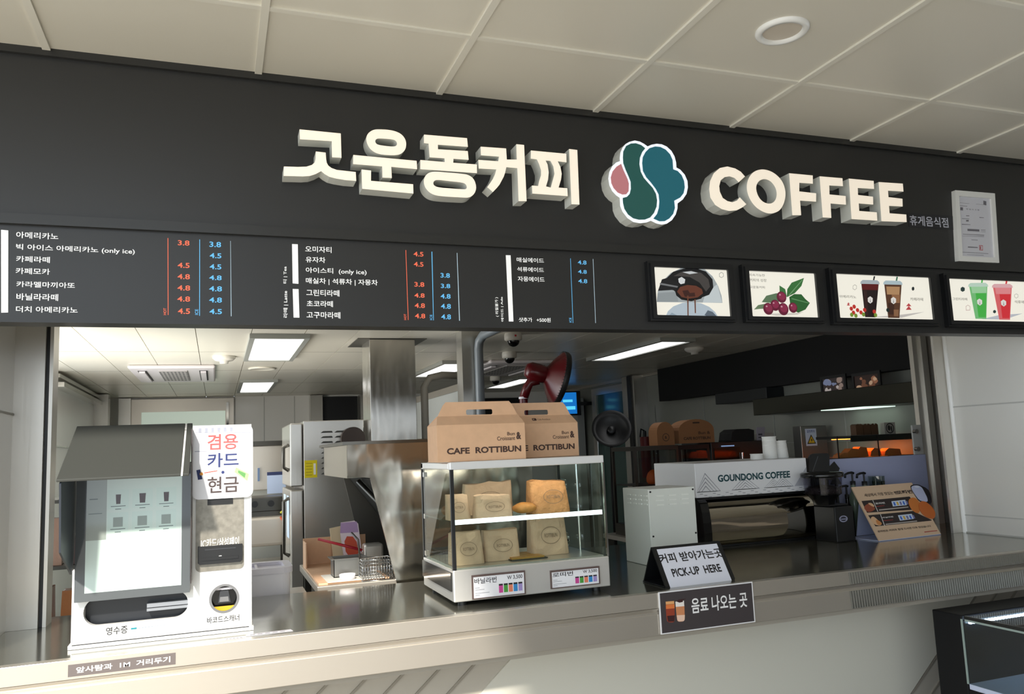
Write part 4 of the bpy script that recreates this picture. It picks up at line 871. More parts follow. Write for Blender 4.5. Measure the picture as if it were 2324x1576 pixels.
tag(b.build('wire_tray', [M('brass_wire', (212, 160, 84), 0.3, 0.6), steel_dark]), 'low tray with golden bars on the case floor in the middle', 'tray')
b = MB(); b.cyl((1.79, 0.30, zf_), (1.79, 0.30, 1.53), 0.004); 
for z in (1.25, 1.37, 1.46): b.lathe([(0.0, 0), (0.026, .002), (0.028, .02), (0.026, .038), (0.0, .04)], (1.775, 0.47, z - .02), (1, -.3, 0))
b.build('heater_fitting', chrome, dc)

# ================================================================ KRAFT CAKE BOXES ON THE CASE
ZB = 1.5615
def gable_box(label, x0, x1, yf, d, small):
    r = thing('gable_box', label, 'cardboard box', ((x0 + x1) / 2, yf + d / 2, ZB), 'cafe carry boxes on the display case')
    zt = 1.690; zr = 1.722; zh = 1.772; yr = yf + 0.035
    b = MB(); b.box(x0, x1, yf, yf + d, ZB, zt); b.build('carton', kraft, r, 0.001)
    b = MB(); q = Fr((x0, yf, zt), (1, 0, 0), (0, yr - yf, zr - zt)); L = math.hypot(yr - yf, zr - zt); w = x1 - x0
    b.prism([(0, 0), (w, 0), (w - .012, L), (.012, L)], q, -0.002, 0.0); q2 = Fr((x1, yf + d, zt), (-1, 0, 0), (0, -(d - (yr - yf) - .004), zr - zt)); L2 = math.hypot(d - (yr - yf) - .004, zr - zt)
    b.prism([(0, 0), (w, 0), (w - .012, L2), (.012, L2)], q2, -0.002, 0.0)
    for s in (0, 1):
        x = x0 + .001 if s == 0 else x1 - .001
        pts = [Vector((x, yf, zt)), Vector((x, yf + d, zt)), Vector((x + (.014 if s == 0 else -.014), yr + .004, zr))]
        b.add(pts + [p + Vector((0.002 if s == 0 else -.002, 0, 0)) for p in pts], [(0, 1, 2), (5, 4, 3), (0, 2, 5, 3), (1, 4, 5, 2), (0, 3, 4, 1)])
    b.build('sloping_lid', kraft, r)
    b = MB(); fr = FZ(yr); xm = (x0 + x1) / 2
    b.prism([(x0 + .012, zr - .004), (x1 - .012, zr - .004), (x1 - .034, zh - .012), (x1 - .045, zh), (x0 + .045, zh), (x0 + .034, zh - .012)], fr, -0.004, 0, 0, [rrect(xm - .045, xm + .055, zr + .003, zr + .022, .006)])
    b.build('handle', kraft, r)
    b = MB(); fb = FZ(yf)
    b.text('CAFE  ROTTIBUN', fb, (x1 - .294, x1 - .018, ZB + .026, ZB + .048), 0, 0.035, 0.0008)
    b.text('Bun', fb, (x1 - .069, x1 - .040, ZB + .085, ZB + .097), 0, 0.01, 0.0008); b.text('Croissant', fb, (x1 - .108, x1 - .040, ZB + .068, ZB + .082), 0, 0.01, 0.0008); b.text('&', fb, (x1 - .035, x1 - .016, ZB + .070, ZB + .096), 0, 0.04, 0.0008)
    if small:
        b.ring(rrect(.19 * w + 0.08, .19 * w + .098, L * .36, L * .66, .004), rrect(.19 * w + .083, .19 * w + .089, L * .45, L * .58, .003), q, 0.0006); b.text('Cafe Rottibun', q, (.19 * w + .102, .19 * w + .155, L * .40, L * .58), 0, 0, 0.0006)
    b.build('carton_lettering', kraft_ink, r)
    return r
gable_box('kraft cake box with full brown lettering on the left of the display case top', 1.197, 1.525, 0.145, 0.135, False)
gable_box('kraft cake box partly hidden behind the other on the right of the case top', 1.478, 1.803, 0.295, 0.135, True)

# ================================================================ RIGHT PART OF THE COUNTER
# white louvred cabinet
b0 = (2.226, 2.458, 0.53, 0.765)
wb = thing('equipment_cabinet', 'pale grey metal equipment box with louvres beside the coffee machine', 'cabinet', (2.34, 0.65, CT))
cab_m = M('pale_grey_enamel', (230, 233, 227), 0.35)
b = MB(); b.box(b0[0], b0[1], b0[2], b0[3], CT, 1.400); b.build('housing', cab_m, wb, 0.003)
b = MB(); fr = FZ(b0[2])
for j in range(3):
    for i in range(3): b.prism([(2.262 + i * .062, 1.366 - j * .019), (2.300 + i * .062, 1.366 - j * .019), (2.300 + i * .062, 1.371 - j * .019), (2.262 + i * .062, 1.371 - j * .019)], fr, 0, 0.003)
fs_ = SIDE(b0[0])
for j in range(3):
    for i in range(4): b.prism([(-.72 + i * .05, 1.368 - j * .018), (-.69 + i * .05, 1.368 - j * .018), (-.69 + i * .05, 1.373 - j * .018), (-.72 + i * .05, 1.373 - j * .018)], fs_, 0, 0.003)
b.build('louvres', M('pale_enamel', (244, 246, 240), 0.35), wb)
for x, z in ((2.236, 1.388), (2.448, 1.388), (2.238, 1.20), (2.449, 1.20)):
    b = MB(); b.cyl((x, b0[2] + .001, z), (x, b0[2] - .003, z), 0.004, n=10); b.build('screw', black_satin, wb)
# espresso machine
em_ = thing('espresso_machine', 'coffee machine with a white printed top panel and mirrored curved back', 'coffee machine', (3.05, 1.05, CT))
FP = FZ(0.90)
b = MB(); b.box(2.700, 3.378, 0.90, 1.30, 1.318, 1.487); hz = b.build('top_housing', M('silver_white_panel', (242, 242, 244), 0.35), em_, 0.004)
b = MB(); b.text('GOUNDONG COFFEE', FP, (2.830, 3.268, 1.390, 1.425), 0, 0.035, 0.001); b.build('panel_lettering', INK((26, 72, 78)), hz)
b = MB(); g = 0
def tri(cx, w, h, z0=1.345, steps=4, x_lo=2.70, x_hi=3.378):
    for k in range(steps):
        s = 1 - k * .22
        o = [(cx - w * s, z0), (cx + w * s, z0), (cx, z0 + h * s)]
        s2 = s - .07
        i_ = [(cx - w * s2, z0 + .003), (cx + w * s2, z0 + .003), (cx, z0 + h * s2)]
        o = [(min(max(p[0], x_lo), x_hi), p[1]) for p in o]; i_ = [(min(max(p[0], x_lo + .002), x_hi - .002), p[1]) for p in i_]
        b.prism(o, FP, 0.0006, 0.0006, 0, [i_])
tri(2.757, .085, .094, x_lo=2.703); tri(2.99, .085, .065); tri(3.16, .06, .045); tri(3.22, .065, .055)
b.flat([(3.29, 1.345), (3.375, 1.345), (3.375, 1.44)], FP, 0.0006, 1)
for i in range(26): b.fbox(FP, (2.72 + .025 * i, 2.737 + .025 * i, 1.335 - .008 * (i % 3), 1.338 - .008 * (i % 3)), 0.0005, 0.0008, 0)
b.build('mountain_print', [INK((160, 160, 168)), INK((190, 190, 196))], hz)
b = MB(); b.box(2.712, 3.37, 0.905, 1.28, 1.306, 1.318); b.build('shadow_gap', black_satin, em_)
prof = [(.955, 1.306), (.915, 1.302), (.893, 1.285), (.880, 1.25), (.873, 1.20), (.871, 1.15), (.874, 1.11), (.885, 1.085), (.91, 1.082), (1.28, 1.082), (1.28, 1.306)]
b = MB(); b.prism(prof, Fr((2.745, 0, 0), (0, 1, 0), (0, 0, 1)), 0, 0.655, 0, smooth=True); b.build('back_shell', M('mirror_steel', (176, 168, 154), 0.04, 1.0, bump=((2.2, 2.2, 3.0), 0.10, 0.03)), em_)
pf = [(.955, 1.318), (.905, 1.315), (.875, 1.295), (.862, 1.25), (.855, 1.20), (.853, 1.15), (.856, 1.10), (.875, 1.076), (.92, 1.0735), (1.28, 1.0735), (1.28, 1.318)]
for x in (2.700, 3.400):
    b = MB(); b.prism(pf, Fr((x, 0, 0), (0, 1, 0), (0, 0, 1)), 0, 0.045, 0); b.build('side_panel', black_gloss, em_, 0.004)
b = MB(); b.box(2.745, 3.40, 0.91, 1.28, 1.0735, 1.082); b.build('drip_base', black_satin, em_)
# paper cups stacked on the machine
def cups(label, x, y, h, r0, r1):
    b = MB(); b.lathe([(0.0, 0), (r0, 0), (r0 + .002, .004), (r1, h - .006), (r1 + .002, h - .004), (r1 + .002, h), (r1 - .003, h), (r1 - .004, h - .01)], (x, y, 1.4875), n=28)
    k = int(h / .022)
    for i in range(1, k): b.lathe([(r0 + (r1 - r0) * i / k + .0006, 0), (r0 + (r1 - r0) * i / k + .0012, .002), (r0 + (r1 - r0) * i / k + .0006, .004)], (x, y, 1.4875 + h * i / k), n=28)
    return tag(b.build('paper_cup_stack', M('white_paper_cup', (238, 238, 234), 0.5)), label, 'paper cups', 'cup stacks on the coffee machine')
cups('tallest stack of white paper cups on the coffee machine', 3.262, 1.04, 0.118, 0.036, 0.036)
cups('medium stack of white paper cups at the right of the tallest stack', 3.345, 1.06, 0.094, 0.040, 0.034)
cups('single low white paper cup at the left of the tallest stack', 3.160, 1.02, 0.030, 0.032, 0.032)
# coffee grinder
gx, gy = (3.4040,0.7700,1.1320)[0], 0.77
gr = thing('coffee_grinder', 'black coffee grinder with clear bean hopper beside the coffee machine', 'coffee grinder', (gx, gy, CT))
b = MB(); b.box(gx - .055, gx + .062, gy - .08, gy + .07, CT, 1.245); b.box(gx - .055, gx + .06, gy - .05, gy + .07, 1.245, 1.255); b.build('body', black_satin, gr, 0.008)
b = MB(); b.lathe([(0.05, 0), (0.055, .02), (0.072, .04), (0.09, .055)], (gx - .045, gy, 1.255), n=28); b.build('hopper_base', black_gloss, gr)
b = MB(); b.lathe([(0.088, 0), (0.094, .085)], (gx - .045, gy, 1.305), n=30); b.build('hopper', GLASS('hopper_plastic', (190, 190, 204), 0.0), gr)
b = MB(); b.lathe([(0.0, 0), (0.103, 0), (0.105, .006), (0.105, .02), (0.095, .026), (0.0, .026)], (gx - .045, gy, 1.39), n=30); b.build('hopper_lid', black_gloss, gr)
b = MB(); b.lathe([(0.0, 0), (0.088, 0), (0.086, .028), (0.05, .04), (0.0, .043)], (gx - .045, gy, 1.308), n=26); b.build('beans', M('roast_beans', (44, 30, 24), 0.4, bump=((80, 80, 80), 1.0, 0.01)), gr)
b = MB(); e = ell(gx - .005, 1.185, .026, .016, 26); b.flat(e, FZ(gy - .0805), 0.0005, 0); b.flat(inset(e, .7), FZ(gy - .0805), 0.0008, 1); b.fbox(FZ(gy - .0805), (gx - .02, gx + .012, 1.181, 1.186), 0.0008, 0.0012, 0); b.build('badge', [INK((150, 152, 176)), INK((40, 40, 52))], gr)
# syrup bottles and sauces
def pump_bottle(label, x, y, r, h, liquid, cap=(24, 24, 26), pump=True, lab=None):
    q = thing('syrup_bottle', label, 'bottle', (x, y, CT), 'syrup bottles behind the poster stand')
    b = MB(); b.lathe([(0.0, 0), (r, 0), (r, h * .62), (r * .8, h * .75), (r * .38, h * .86), (r * .38, h)], (x, y, CT), n=20); b.build('bottle', M('liquid_%d_%d_%d' % liquid, liquid, 0.12), q)
    b = MB(); b.lathe([(r * .42, 0), (r * .42, .02), (0, .022)], (x, y, CT + h), n=16); b.build('cap', M('cap_%d' % cap[0], cap, 0.4), q)
    if pump:
        b = MB(); b.cyl((x, y, CT + h + .02), (x, y, CT + h + .06), 0.005, n=10); b.tube([(x + .012, y, CT + h + .062), (x, y, CT + h + .066), (x - .03, y - .005, CT + h + .064), (x - .055, y - .01, CT + h + .058), (x - .058, y - .01, CT + h + .04)], 0.006); b.build('pump', black_satin, q)
    if lab:
        b = MB(); b.lathe([(r + .0008, h * .15), (r + .0008, h * .48)], (x, y, CT), n=20); b.build('label_band', M('label_%d_%d_%d' % lab, lab, 0.5), q)
pump_bottle('yellow syrup bottle with white label beside the grinder', 3.705, 0.872, 0.024, 0.165, (150, 112, 30), (200, 200, 200), False, (196, 196, 200))
pump_bottle('dark round sauce bottle with a black pump right beside the grinder', 3.632, 0.91, 0.026, 0.19, (24, 22, 22))
pump_bottle('tall clear green bottle with black pump behind the poster stand', 3.71, 0.945, 0.034, 0.255, (120, 136, 118))
pump_bottle('tall pale bottle with black pump nearest the stacked plastic cups', 3.785, 0.94, 0.034, 0.25, (140, 148, 132))
b = MB()
for i in range(7): b.lathe([(0.036 + .0005 * i, 0), (0.042, .075)], (3.875, 0.945, 1.13 + .027 * i), n=22)
tag(b.build('plastic_cup_stack', GLASS('cup_plastic', (205, 215, 205), 0.5)), 'stack of clear plastic cups behind the poster stand', 'plastic cups')
b = MB(); b.box(3.825, 3.925, 0.90, 0.99, CT, 1.1295); tag(b.build('cup_dispenser', black_satin), 'dark block under the stack of clear plastic cups', 'stand')
# poster stand
pf_ = Fr((3.5260,0.6000,1.0726),(0.9983,0.0589,0.0000),(-0.0291,0.4934,0.8693)); pf_.o.z += 0.004
ps = thing('poster_stand', 'tilted beige bun advertisement board with pictures of buns and a mug near the right jamb', 'poster', (3.74, 0.66, CT))
W_, H_ = 0.4248, 0.2934
b = MB(); b.prism([(0, 0), (W_, 0), (W_, H_ * .55), (W_, H_), (0, H_)], pf_, -0.006, 0, 0); b.build('board', M('poster_beige', (214, 184, 154), 0.45), ps)
bb = Fr(pf_.o + Vector((0, 0.01, 0)), pf_.u, (-.06, 1, 0.0))
b = MB(); b.prism([(0, 0), (W_, 0), (W_, .20), (0, .20)], Fr((pf_.o.x, pf_.o.y, CT), (pf_.u.x, pf_.u.y, 0), (-pf_.u.y, pf_.u.x, 0)), 0.0005, 0.004); b.build('foot_board', M('pale_blue_board', (188, 196, 226), 0.4), ps)
b = MB(); s1 = pf_.P(.05, H_ * .92, -.006); s2 = Vector((s1.x + .02, s1.y + .075, CT + .004)); s3 = pf_.P(W_ - .05, H_ * .92, -.006); s4 = Vector((s3.x + .02, s3.y + .075, CT + .004))
b.add([s1, s2, s4, s3] + [p + Vector((0, .004, 0)) for p in (s1, s2, s4, s3)], [(0, 1, 2, 3), (7, 6, 5, 4), (0, 4, 5, 1), (2, 6, 7, 3), (1, 5, 6, 2), (0, 3, 7, 4)]); b.build('back_strut', M('pale_blue_board', (188, 196, 226), 0.4), ps)
dk = INK((40, 30, 30)); 
b = MB(); b.text('세상에서 가장 맛있는 빵', pf_, (0.0549,0.2824,0.2339,0.2521), 0, 0.02, 0.0008); b.text('로띠번', pf_, (0.2782,0.3916,0.2323,0.2540), 0, 0.03, 0.0008); b.build('poster_lettering', dk, ps); b = MB()
b.text('로띠번은 커피와 함께 드시면 더욱 맛있습니다', pf_, (0.0183,0.3868,0.0412,0.0524), 0, 0.02, 0.0008); b.build('poster_lettering', dk, ps)
b = MB(); b.flat([(0.0169,0.2138),(0.3539,0.2161),(0.3706,0.1512),(0.3486,0.1420),(0.0139,0.1493)], pf_, 0.0006, 0); b.flat([(0.0119,0.1352),(0.3221,0.1352),(0.4169,0.0766),(0.4057,0.0741),(0.0225,0.0743)], pf_, 0.0006, 0)
b.flat([(0.0914,0.2133),(0.0948,0.2130),(0.0895,0.1501),(0.0852,0.1500)], pf_, 0.0009, 1); b.flat([(0.0923,0.1346),(0.0957,0.1343),(0.0845,0.0728),(0.0803,0.0727)], pf_, 0.0009, 1)
for q, h_ in (((0.0979,0.1630,0.1885,0.1984), '로띠번'), ((0.0952,0.1688,0.1120,0.1191), '바닐라번')): b.text(h_, pf_, q, 1, 0.02, 0.001)
b.flat([(0.2124,0.1983),(0.3117,0.2001),(0.3021,0.1701),(0.2040,0.1695)], pf_, 0.0009, 2); b.flat([(0.2049,0.1201),(0.3030,0.1211),(0.2988,0.0933),(0.1999,0.0908)], pf_, 0.0009, 2)
for i, m in enumerate((3, 4, 5, 3, 5)):
    b.flat([(p[0] + .0115 * i * 1.9, p[1]) for p in [(0.2197,0.1928),(0.2319,0.1929),(0.2285,0.1736),(0.2163,0.1735)]], pf_, 0.0012, m); b.flat([(p[0] + .0115 * i * 1.9, p[1]) for p in [(0.2120,0.1137),(0.2241,0.1137),(0.2219,0.0947),(0.2099,0.0947)]], pf_, 0.0012, m)
b.flat([(0.1006,0.1608),(0.3068,0.1619),(0.3041,0.1562),(0.0992,0.1542)], pf_, 0.0009, 6); b.flat([(0.0944,0.0823),(0.3127,0.0826),(0.3106,0.0770),(0.0930,0.0768)], pf_, 0.0009, 6); b.flat([(0.0948,0.1791),(0.1518,0.1797),(0.1503,0.1774),(0.0941,0.1762)], pf_, 0.0009, 7); b.flat([(0.0905,0.1006),(0.1588,0.1007),(0.1573,0.0985),(0.0899,0.0978)], pf_, 0.0009, 7)
b.flat([(0.3207,0.0207),(0.4132,0.0204),(0.4105,0.0168),(0.3187,0.0162)], pf_, 0.0009, 7)
b.flat(chaikin([(0.0079,0.1783),(0.0360,0.1931),(0.0700,0.2002),(0.0790,0.1730),(0.0787,0.1634),(0.0446,0.1517),(0.0162,0.1529)],1), pf_, 0.0009, 8); b.flat(chaikin([(0.0460,0.1996),(0.0756,0.1998),(0.0863,0.1797),(0.0720,0.1759)],1), pf_, 0.0012, 9); b.flat(chaikin([(0.0187,0.1205),(0.0411,0.1282),(0.0546,0.1129),(0.0704,0.0834),(0.0535,0.0754),(0.0232,0.0826),(0.0127,0.1022)],1), pf_, 0.0009, 9); b.flat(chaikin([(0.0434,0.1091),(0.0654,0.1026),(0.0745,0.0807),(0.0383,0.0790)],1), pf_, 0.0012, 10)
b.build('poster_print', [INK((42, 32, 32)), INK((236, 236, 236)), INK((206, 220, 240)), INK((60, 110, 210)), INK((220, 180, 70)), INK((120, 120, 170)), INK((178, 170, 164)), INK((170, 50, 44)), INK((150, 76, 50)), INK((222, 180, 140)), INK((206, 136, 76))], ps)
b = MB(); b.prism(chaikin([(0.3307,0.1963),(0.3575,0.2079),(0.3853,0.2074),(0.3988,0.1864),(0.3937,0.1644),(0.3770,0.1409),(0.3550,0.1205),(0.3345,0.1221),(0.3166,0.1405),(0.3168,0.1700)],2), pf_, 0.0012, 0.0022, 0); b.prism(chaikin([(0.3840,0.1701),(0.4090,0.1832),(0.4367,0.1822),(0.4558,0.1648),(0.4687,0.1389),(0.4649,0.1095),(0.4384,0.0846),(0.4143,0.0817),(0.3856,0.0937),(0.3681,0.1170),(0.3686,0.1440)],2), pf_, 0.0024, 0.0034, 1); b.build('bun_cutout', [INK((204, 120, 52)), INK((196, 104, 44))], ps)
b = MB(); b.prism(chaikin([(0.3935,0.2701),(0.4184,0.2813),(0.4621,0.2801),(0.4847,0.2668),(0.5032,0.2569),(0.5143,0.2366),(0.5019,0.2018),(0.4852,0.1702),(0.4619,0.1644),(0.4309,0.1741),(0.4001,0.1838),(0.3938,0.2194)],1), pf_, 0.0, 0.001, 1)
b.prism(chaikin([(0.3962,0.2659),(0.4207,0.2756),(0.4552,0.2749),(0.4750,0.2623),(0.4741,0.2342),(0.4710,0.1989),(0.4584,0.1771),(0.4300,0.1817),(0.4051,0.1910),(0.3972,0.2242)],1), pf_, 0.0011, 0.0016, 0); b.flat(chaikin([(0.4776,0.2391),(0.4959,0.2379),(0.4989,0.2198),(0.4926,0.2050),(0.4762,0.2061),(0.4728,0.2190)],1), pf_, 0.0018, 1); b.flat(chaikin([(0.4206,0.2709),(0.4517,0.2700),(0.4655,0.2624),(0.4330,0.2614)],1), pf_, 0.0018, 2)
b.build('mug_cutout', [INK((186, 192, 222)), INK((34, 30, 34)), INK((222, 226, 238))], ps)

# ================================================================ CHILLED DISPLAY CABINET IN FRONT OF THE COUNTER
fx = 3.178; zt = 0.889
cc = thing('chilled_display', 'black glass chilled display cabinet with white light strip before the counter', 'display cabinet', (fx + .5, -0.32, 0.0))
b = MB(); b.box(fx, fx + 1.1, -0.146, -0.01, 0.0, zt); b.build('back_panel', case_black, cc, 0.004)
b = MB(); b.box(fx, fx + 1.1, -0.72, -0.146, 0.0, 0.615); b.build('base_cabinet', case_black, cc, 0.004)
b = MB(); b.box(fx + .006, fx + 1.09, -0.70, -0.147, 0.615, 0.635); b.build('shelf_panel', M('pale_blue_white_shelf', (206, 214, 238), 0.35), cc)
b = MB(); b.box(fx, fx + .012, -0.72, -0.16, zt - .012, zt); b.box(fx, fx + 1.1, -0.72, -0.706, zt - .012, zt); b.build('top_frame', black_gloss, cc)
b = MB(); b.box(fx + .002, fx + .010, -0.715, -0.16, zt - .020, zt - .0125); b.box(fx - .001, fx + .003, -0.150, -0.143, 0.635, zt - .014); b.build('edge_seal', M('grey_glass_edge', (150, 166, 160), 0.2), cc)
b = MB(); b.box(fx + .003, fx + .008, -0.71, -0.149, 0.635, zt - .02); b.build('side_glass', glass_dark, cc)
b = MB(); b.box(fx + .012, fx + 1.09, -0.705, -0.162, zt - .010, zt - .004); b.build('top_glass', glass_dark, cc)
b = MB()
for i in range(60): b.box(fx + .03 + i * .017, fx + .039 + i * .017, -0.160, -0.150, zt - .034, zt - .025)
b.build('light_strip', M('cool_led', (214, 234, 255), 0.3, es=14.0, ecol=(206, 228, 255)), cc)
b = MB(); b.box(fx + .006, fx + 1.09, -0.148, -0.1465, 0.635, zt - .02); b.build('inner_back', M('navy_inner_panel', (30, 34, 42), 0.25), cc)
b = MB(); b.lathe([(0.0, 0), (0.045, 0), (0.058, .05), (0.055, .11), (0.04, .145), (0.0, .155)], (fx + .27, -0.36, 0.636), n=20); tag(b.build('food_pouch', M('beige_pouch', (196, 176, 146), 0.6)), 'beige rounded pouch inside the chilled display at the frame edge', 'pouch')

# ================================================================ KITCHEN: CEILING FITTINGS
def panel_light(x0, x1, y0, y1, label):
    r = thing('ceiling_light', label, 'ceiling light', ((x0 + x1) / 2, (y0 + y1) / 2, ZK - .028), 'kitchen ceiling lights')
    b = MB(); fr = Fr((0, 0, ZK - .028), (1, 0, 0), (0, -1, 0))
    b.prism(rect((x0 - .03, x1 + .03, -y1 - .03, -y0 + .03)), fr, -0.0275, 0.0, 0, [rect((x0, x1, -y1, -y0))]); b.build('frame', M('grey_light_frame', (150, 152, 146), 0.5), r)
    b = MB(); b.box(x0, x1, y0, y1, ZK - .020, ZK - .014); b.build('diffuser', M('lit_diffuser', (255, 255, 255), 0.5, es=1.5), r)
panel_light(0.685, 0.965, 2.28, 3.40, 'nearest ceiling light panel at left above the kiosk')
panel_light(0.705, 0.975, 5.13, 6.32, 'farther ceiling light panel at left near the back wall')
panel_light(2.20, 2.48, 3.66, 4.75, 'ceiling light panel between the steel duct and the column')
panel_light(3.395, 3.62, 2.30, 3.45, 'long ceiling light panel above the coffee machine')
panel_light(3.38, 3.60, 5.10, 6.22, 'far ceiling light panel above the red fan')
def cassette(ox, oy, label):
    r = thing('ceiling_air_conditioner', label, 'air conditioner', (ox, oy, ZK - .03))
    w, d = 0.30, 0.56
    b = MB(); b.box(ox - w, ox + w, oy - d, oy + d, ZK - .028, ZK - .0005); b.build('panel', M('ac_white', (218, 212, 214), 0.4), r, 0.012)
    b = MB()
    b.box(ox - .10, ox + .10, oy - .40, oy + .40, ZK - .034, ZK - .028)
    for i in range(8): b.box(ox - .10 + .0268 * i, ox - .087 + .0268 * i, oy - .39, oy + .39, ZK - .0345, ZK - .0338, 1)
    for i in range(10): b.box(ox - .10, ox + .10, oy - .39 + .083 * i, oy - .365 + .083 * i, ZK - .0352, ZK - .0346, 0)
    b.build('intake_grille', [M('grille_grey', (176, 172, 170), 0.5), M('grille_dark', (70, 70, 70), 0.6)], r)
    for s in (-1, 1):
        b = MB(); b.box(ox + s * .185, ox + s * .245, oy - .40, oy + .40, ZK - .0315, ZK - .028, 1); b.box(ox + s * .195, ox + s * .235, oy - .39, oy + .39, ZK - .045, ZK - .031, 0)
        b.build('louver', [M('ac_white', (218, 212, 214), 0.4), M('grille_dark', (70, 70, 70), 0.6)], r)
    return r
cassette(0.165, 4.42, 'white ceiling air conditioner cassette at left in the kitchen ceiling')
cassette(2.86, 4.15, 'ceiling air conditioner cassette behind the red fan head')
def dome(x, y, label, red):
    r = thing('dome_camera', label, 'security camera', (x, y, ZK - .10), 'dome cameras on the kitchen ceiling')
    b = MB(); b.lathe([(0.052, 0), (0.056, -.012), (0.056, -.04), (0.045, -.048), (0.0, -.048)], (x, y, ZK), n=24)
    b.build('camera_base', M('camera_white', (214, 210, 200), 0.4), r)
    if red: b = MB(); b.box(x - .01, x + .002, y - .0575, y - .056, ZK - .028, ZK - .016); b.build('red_mark', INK((190, 40, 44)), r)
    b = MB(); b.ball((x, y, ZK - .046), 0.04, n=20, half='down'); b.build('dome', black_gloss, r)
dome(2.235, 2.15, 'nearest dome camera, with a red mark, on the kitchen ceiling by the column', True)
dome(2.55, 3.10, 'second dome camera behind the marked one', False)
dome(3.09, 5.02, 'farthest small dome camera beside the far light panel', False)
def detector(x, y, label):
    b = MB(); b.lathe([(0.075, 0), (0.078, -.012), (0.06, -.03), (0.03, -.034), (0.028, -.05), (0.0, -.052)], (x, y, ZK), n=24)
    tag(b.build('smoke_detector', M('detector_white', (220, 216, 206), 0.4)), label, 'smoke detector', 'smoke detectors on the kitchen ceiling')
detector(0.525, 3.36, 'round white smoke detector next to the left light panel')
detector(3.99, 2.82, 'round white smoke detector on the ceiling at right above the coffee machine')
b = MB(); b.lathe([(0.105, 0), (0.11, -.006), (0.09, -.012), (0.085, -.008), (0.0, -.008)], (0.82, 4.15, ZK), n=28)
tag(b.build('ceiling_vent', kitchen_ceil), 'flat round vent cover between the two left light panels', 'speaker')  # flat ring for the round ceiling vent
# outside downlight
dl = thing('recessed_downlight', 'white round recessed downlight in the front ceiling above the sign', 'ceiling light', ((2.0990,-0.7040,2.8350)[0], (2.0990,-0.7040,2.8350)[1], ZC - .012))
c = (2.0990,-0.7040,2.8350)
b = MB(); b.lathe([(0.058, -.003), (0.062, -.012), (0.074, -.012), (0.080, -.006), (0.080, 0)], (c[0], c[1], ZC), n=40); b.lathe([(0.058, 0.0), (0.058, -.003)], (c[0], c[1], ZC), n=40)
b.build('trim_ring', white_gloss, dl)
b = MB(); b.lathe([(0.0, -.0035), (0.058, -.003)], (c[0], c[1], ZC), n=40); b.build('lens', M('frosted_lens', (214, 204, 190), 0.3), dl)

# ================================================================ KITCHEN: LEFT AND MIDDLE
# glazed door in the back wall
d = thing('door_1', 'steel framed door with a pale green frosted panel in the back wall', 'door', (0.13, 7.18, 0.0)); d['kind'] = 'structure'
b = MB(); fr = FZ(7.2); b.prism([(-0.40, 0.0), (0.66, 0.0), (0.66, 2.30), (-0.40, 2.30)], fr, 0, 0.06, 0, [[(-0.30, 0.05), (0.57, 0.05), (0.57, 2.16), (-0.30, 2.16)]]); b.build('frame', steel, d, 0.004)
b = MB(); b.fbox(fr, (-0.30, 0.57, 0.05, 2.16), 0.005, 0.02); b.build('frosted_panel', M('mint_frosted_panel', (206, 220, 206), 0.4, es=0.35), d)  # glow added to the panel to brighten it
b = MB(); b.box(0.58, 0.605, 7.10, 7.14, 1.6, 2.25); b.build('door_pull', chrome, d)
b = MB(); b.box(-0.52, -0.40, 7.08, 7.2, 0, 2.31); struct(b, 'trim_6', steel_v)
# black board on the back wall with steel side post
bb_ = thing('wall_board', 'black menu board with a thin orange lower edge on the back wall', 'board', (1.86, 7.17, 1.90))
b = MB(); b.box(1.66, 2.06, 7.14, 7.195, 1.93, 2.295); b.build('panel', black_satin, bb_)
b = MB(); b.box(1.66, 2.06, 7.138, 7.195, 1.905, 1.93); b.build('lower_edge', M('orange_edge', (150, 92, 40), 0.5), bb_)
b = MB(); b.box(1.50, 1.64, 7.05, 7.195, 0, 2.31); struct(b, 'trim_7', steel_v)
b = MB(); b.box(2.08, 2.14, 7.05, 7.195, 0, 2.31); struct(b, 'trim_8', steel_v)
b = MB(); b.box(3.55, 4.15, 7.12, 7.195, 1.6, 2.24); tag(b.build('dark_board', black_satin), 'dark board on the back wall behind the red fan', 'board')
# upright refrigerator seen from the side
rf = thing('upright_refrigerator', 'tall stainless refrigerator with louvred side and yellow energy label', 'refrigerator', (1.28, 3.0, 0.0))
b = MB(); b.box(0.985, 1.36, 2.6, 3.27, 0.10, 1.822); b.build('cabinet', steel_v, rf, 0.004)
b = MB(); b.box(1.0, 1.35, 2.62, 3.25, 0.0, 0.10); b.build('kick_plate', black_satin, rf)
for z0, z1, h in ((0.12, 1.40, (1.0, 1.35)), (1.42, 1.81, (1.52, 1.68))):
    b = MB(); b.box(0.905, 0.980, 2.605, 3.265, z0, z1); dr = b.build('door', steel_v, rf, 0.008)
    b = MB(); b.tube([(0.903, 2.68, h[0]), (0.87, 2.68, h[0] + .02), (0.87, 2.68, h[1] - .02), (0.903, 2.68, h[1])], 0.012); b.build('handle', steel_dark, dr)
b = MB()
for i in range(3):
    for j in range(9): b.prism([(1.09 + .085 * i, 1.745 - .032 * j), (1.165 + .085 * i, 1.745 - .032 * j), (1.16 + .085 * i, 1.756 - .032 * j), (1.105 + .085 * i, 1.756 - .032 * j)], FZ(2.6), 0.0, 0.002)
b.build('side_louvres', M('louvre_shadow', (58, 58, 56), 0.5), rf)
b = MB(); q = (0.9900,1.0660,1.4710,1.5780); b.fbox(FZ(2.6), q, 0, 0.0015, 0); b.fbox(FZ(2.6), (q[1] - .022, q[1] - .008, q[2] + .018, q[3] - .02), 0.0015, 0.002, 1)
for i in range(5): b.fbox(FZ(2.6), (q[0] + .008, q[1] - .03, q[2] + .015 + .018 * i, q[2] + .018 + .018 * i), 0.0015, 0.002, 2)
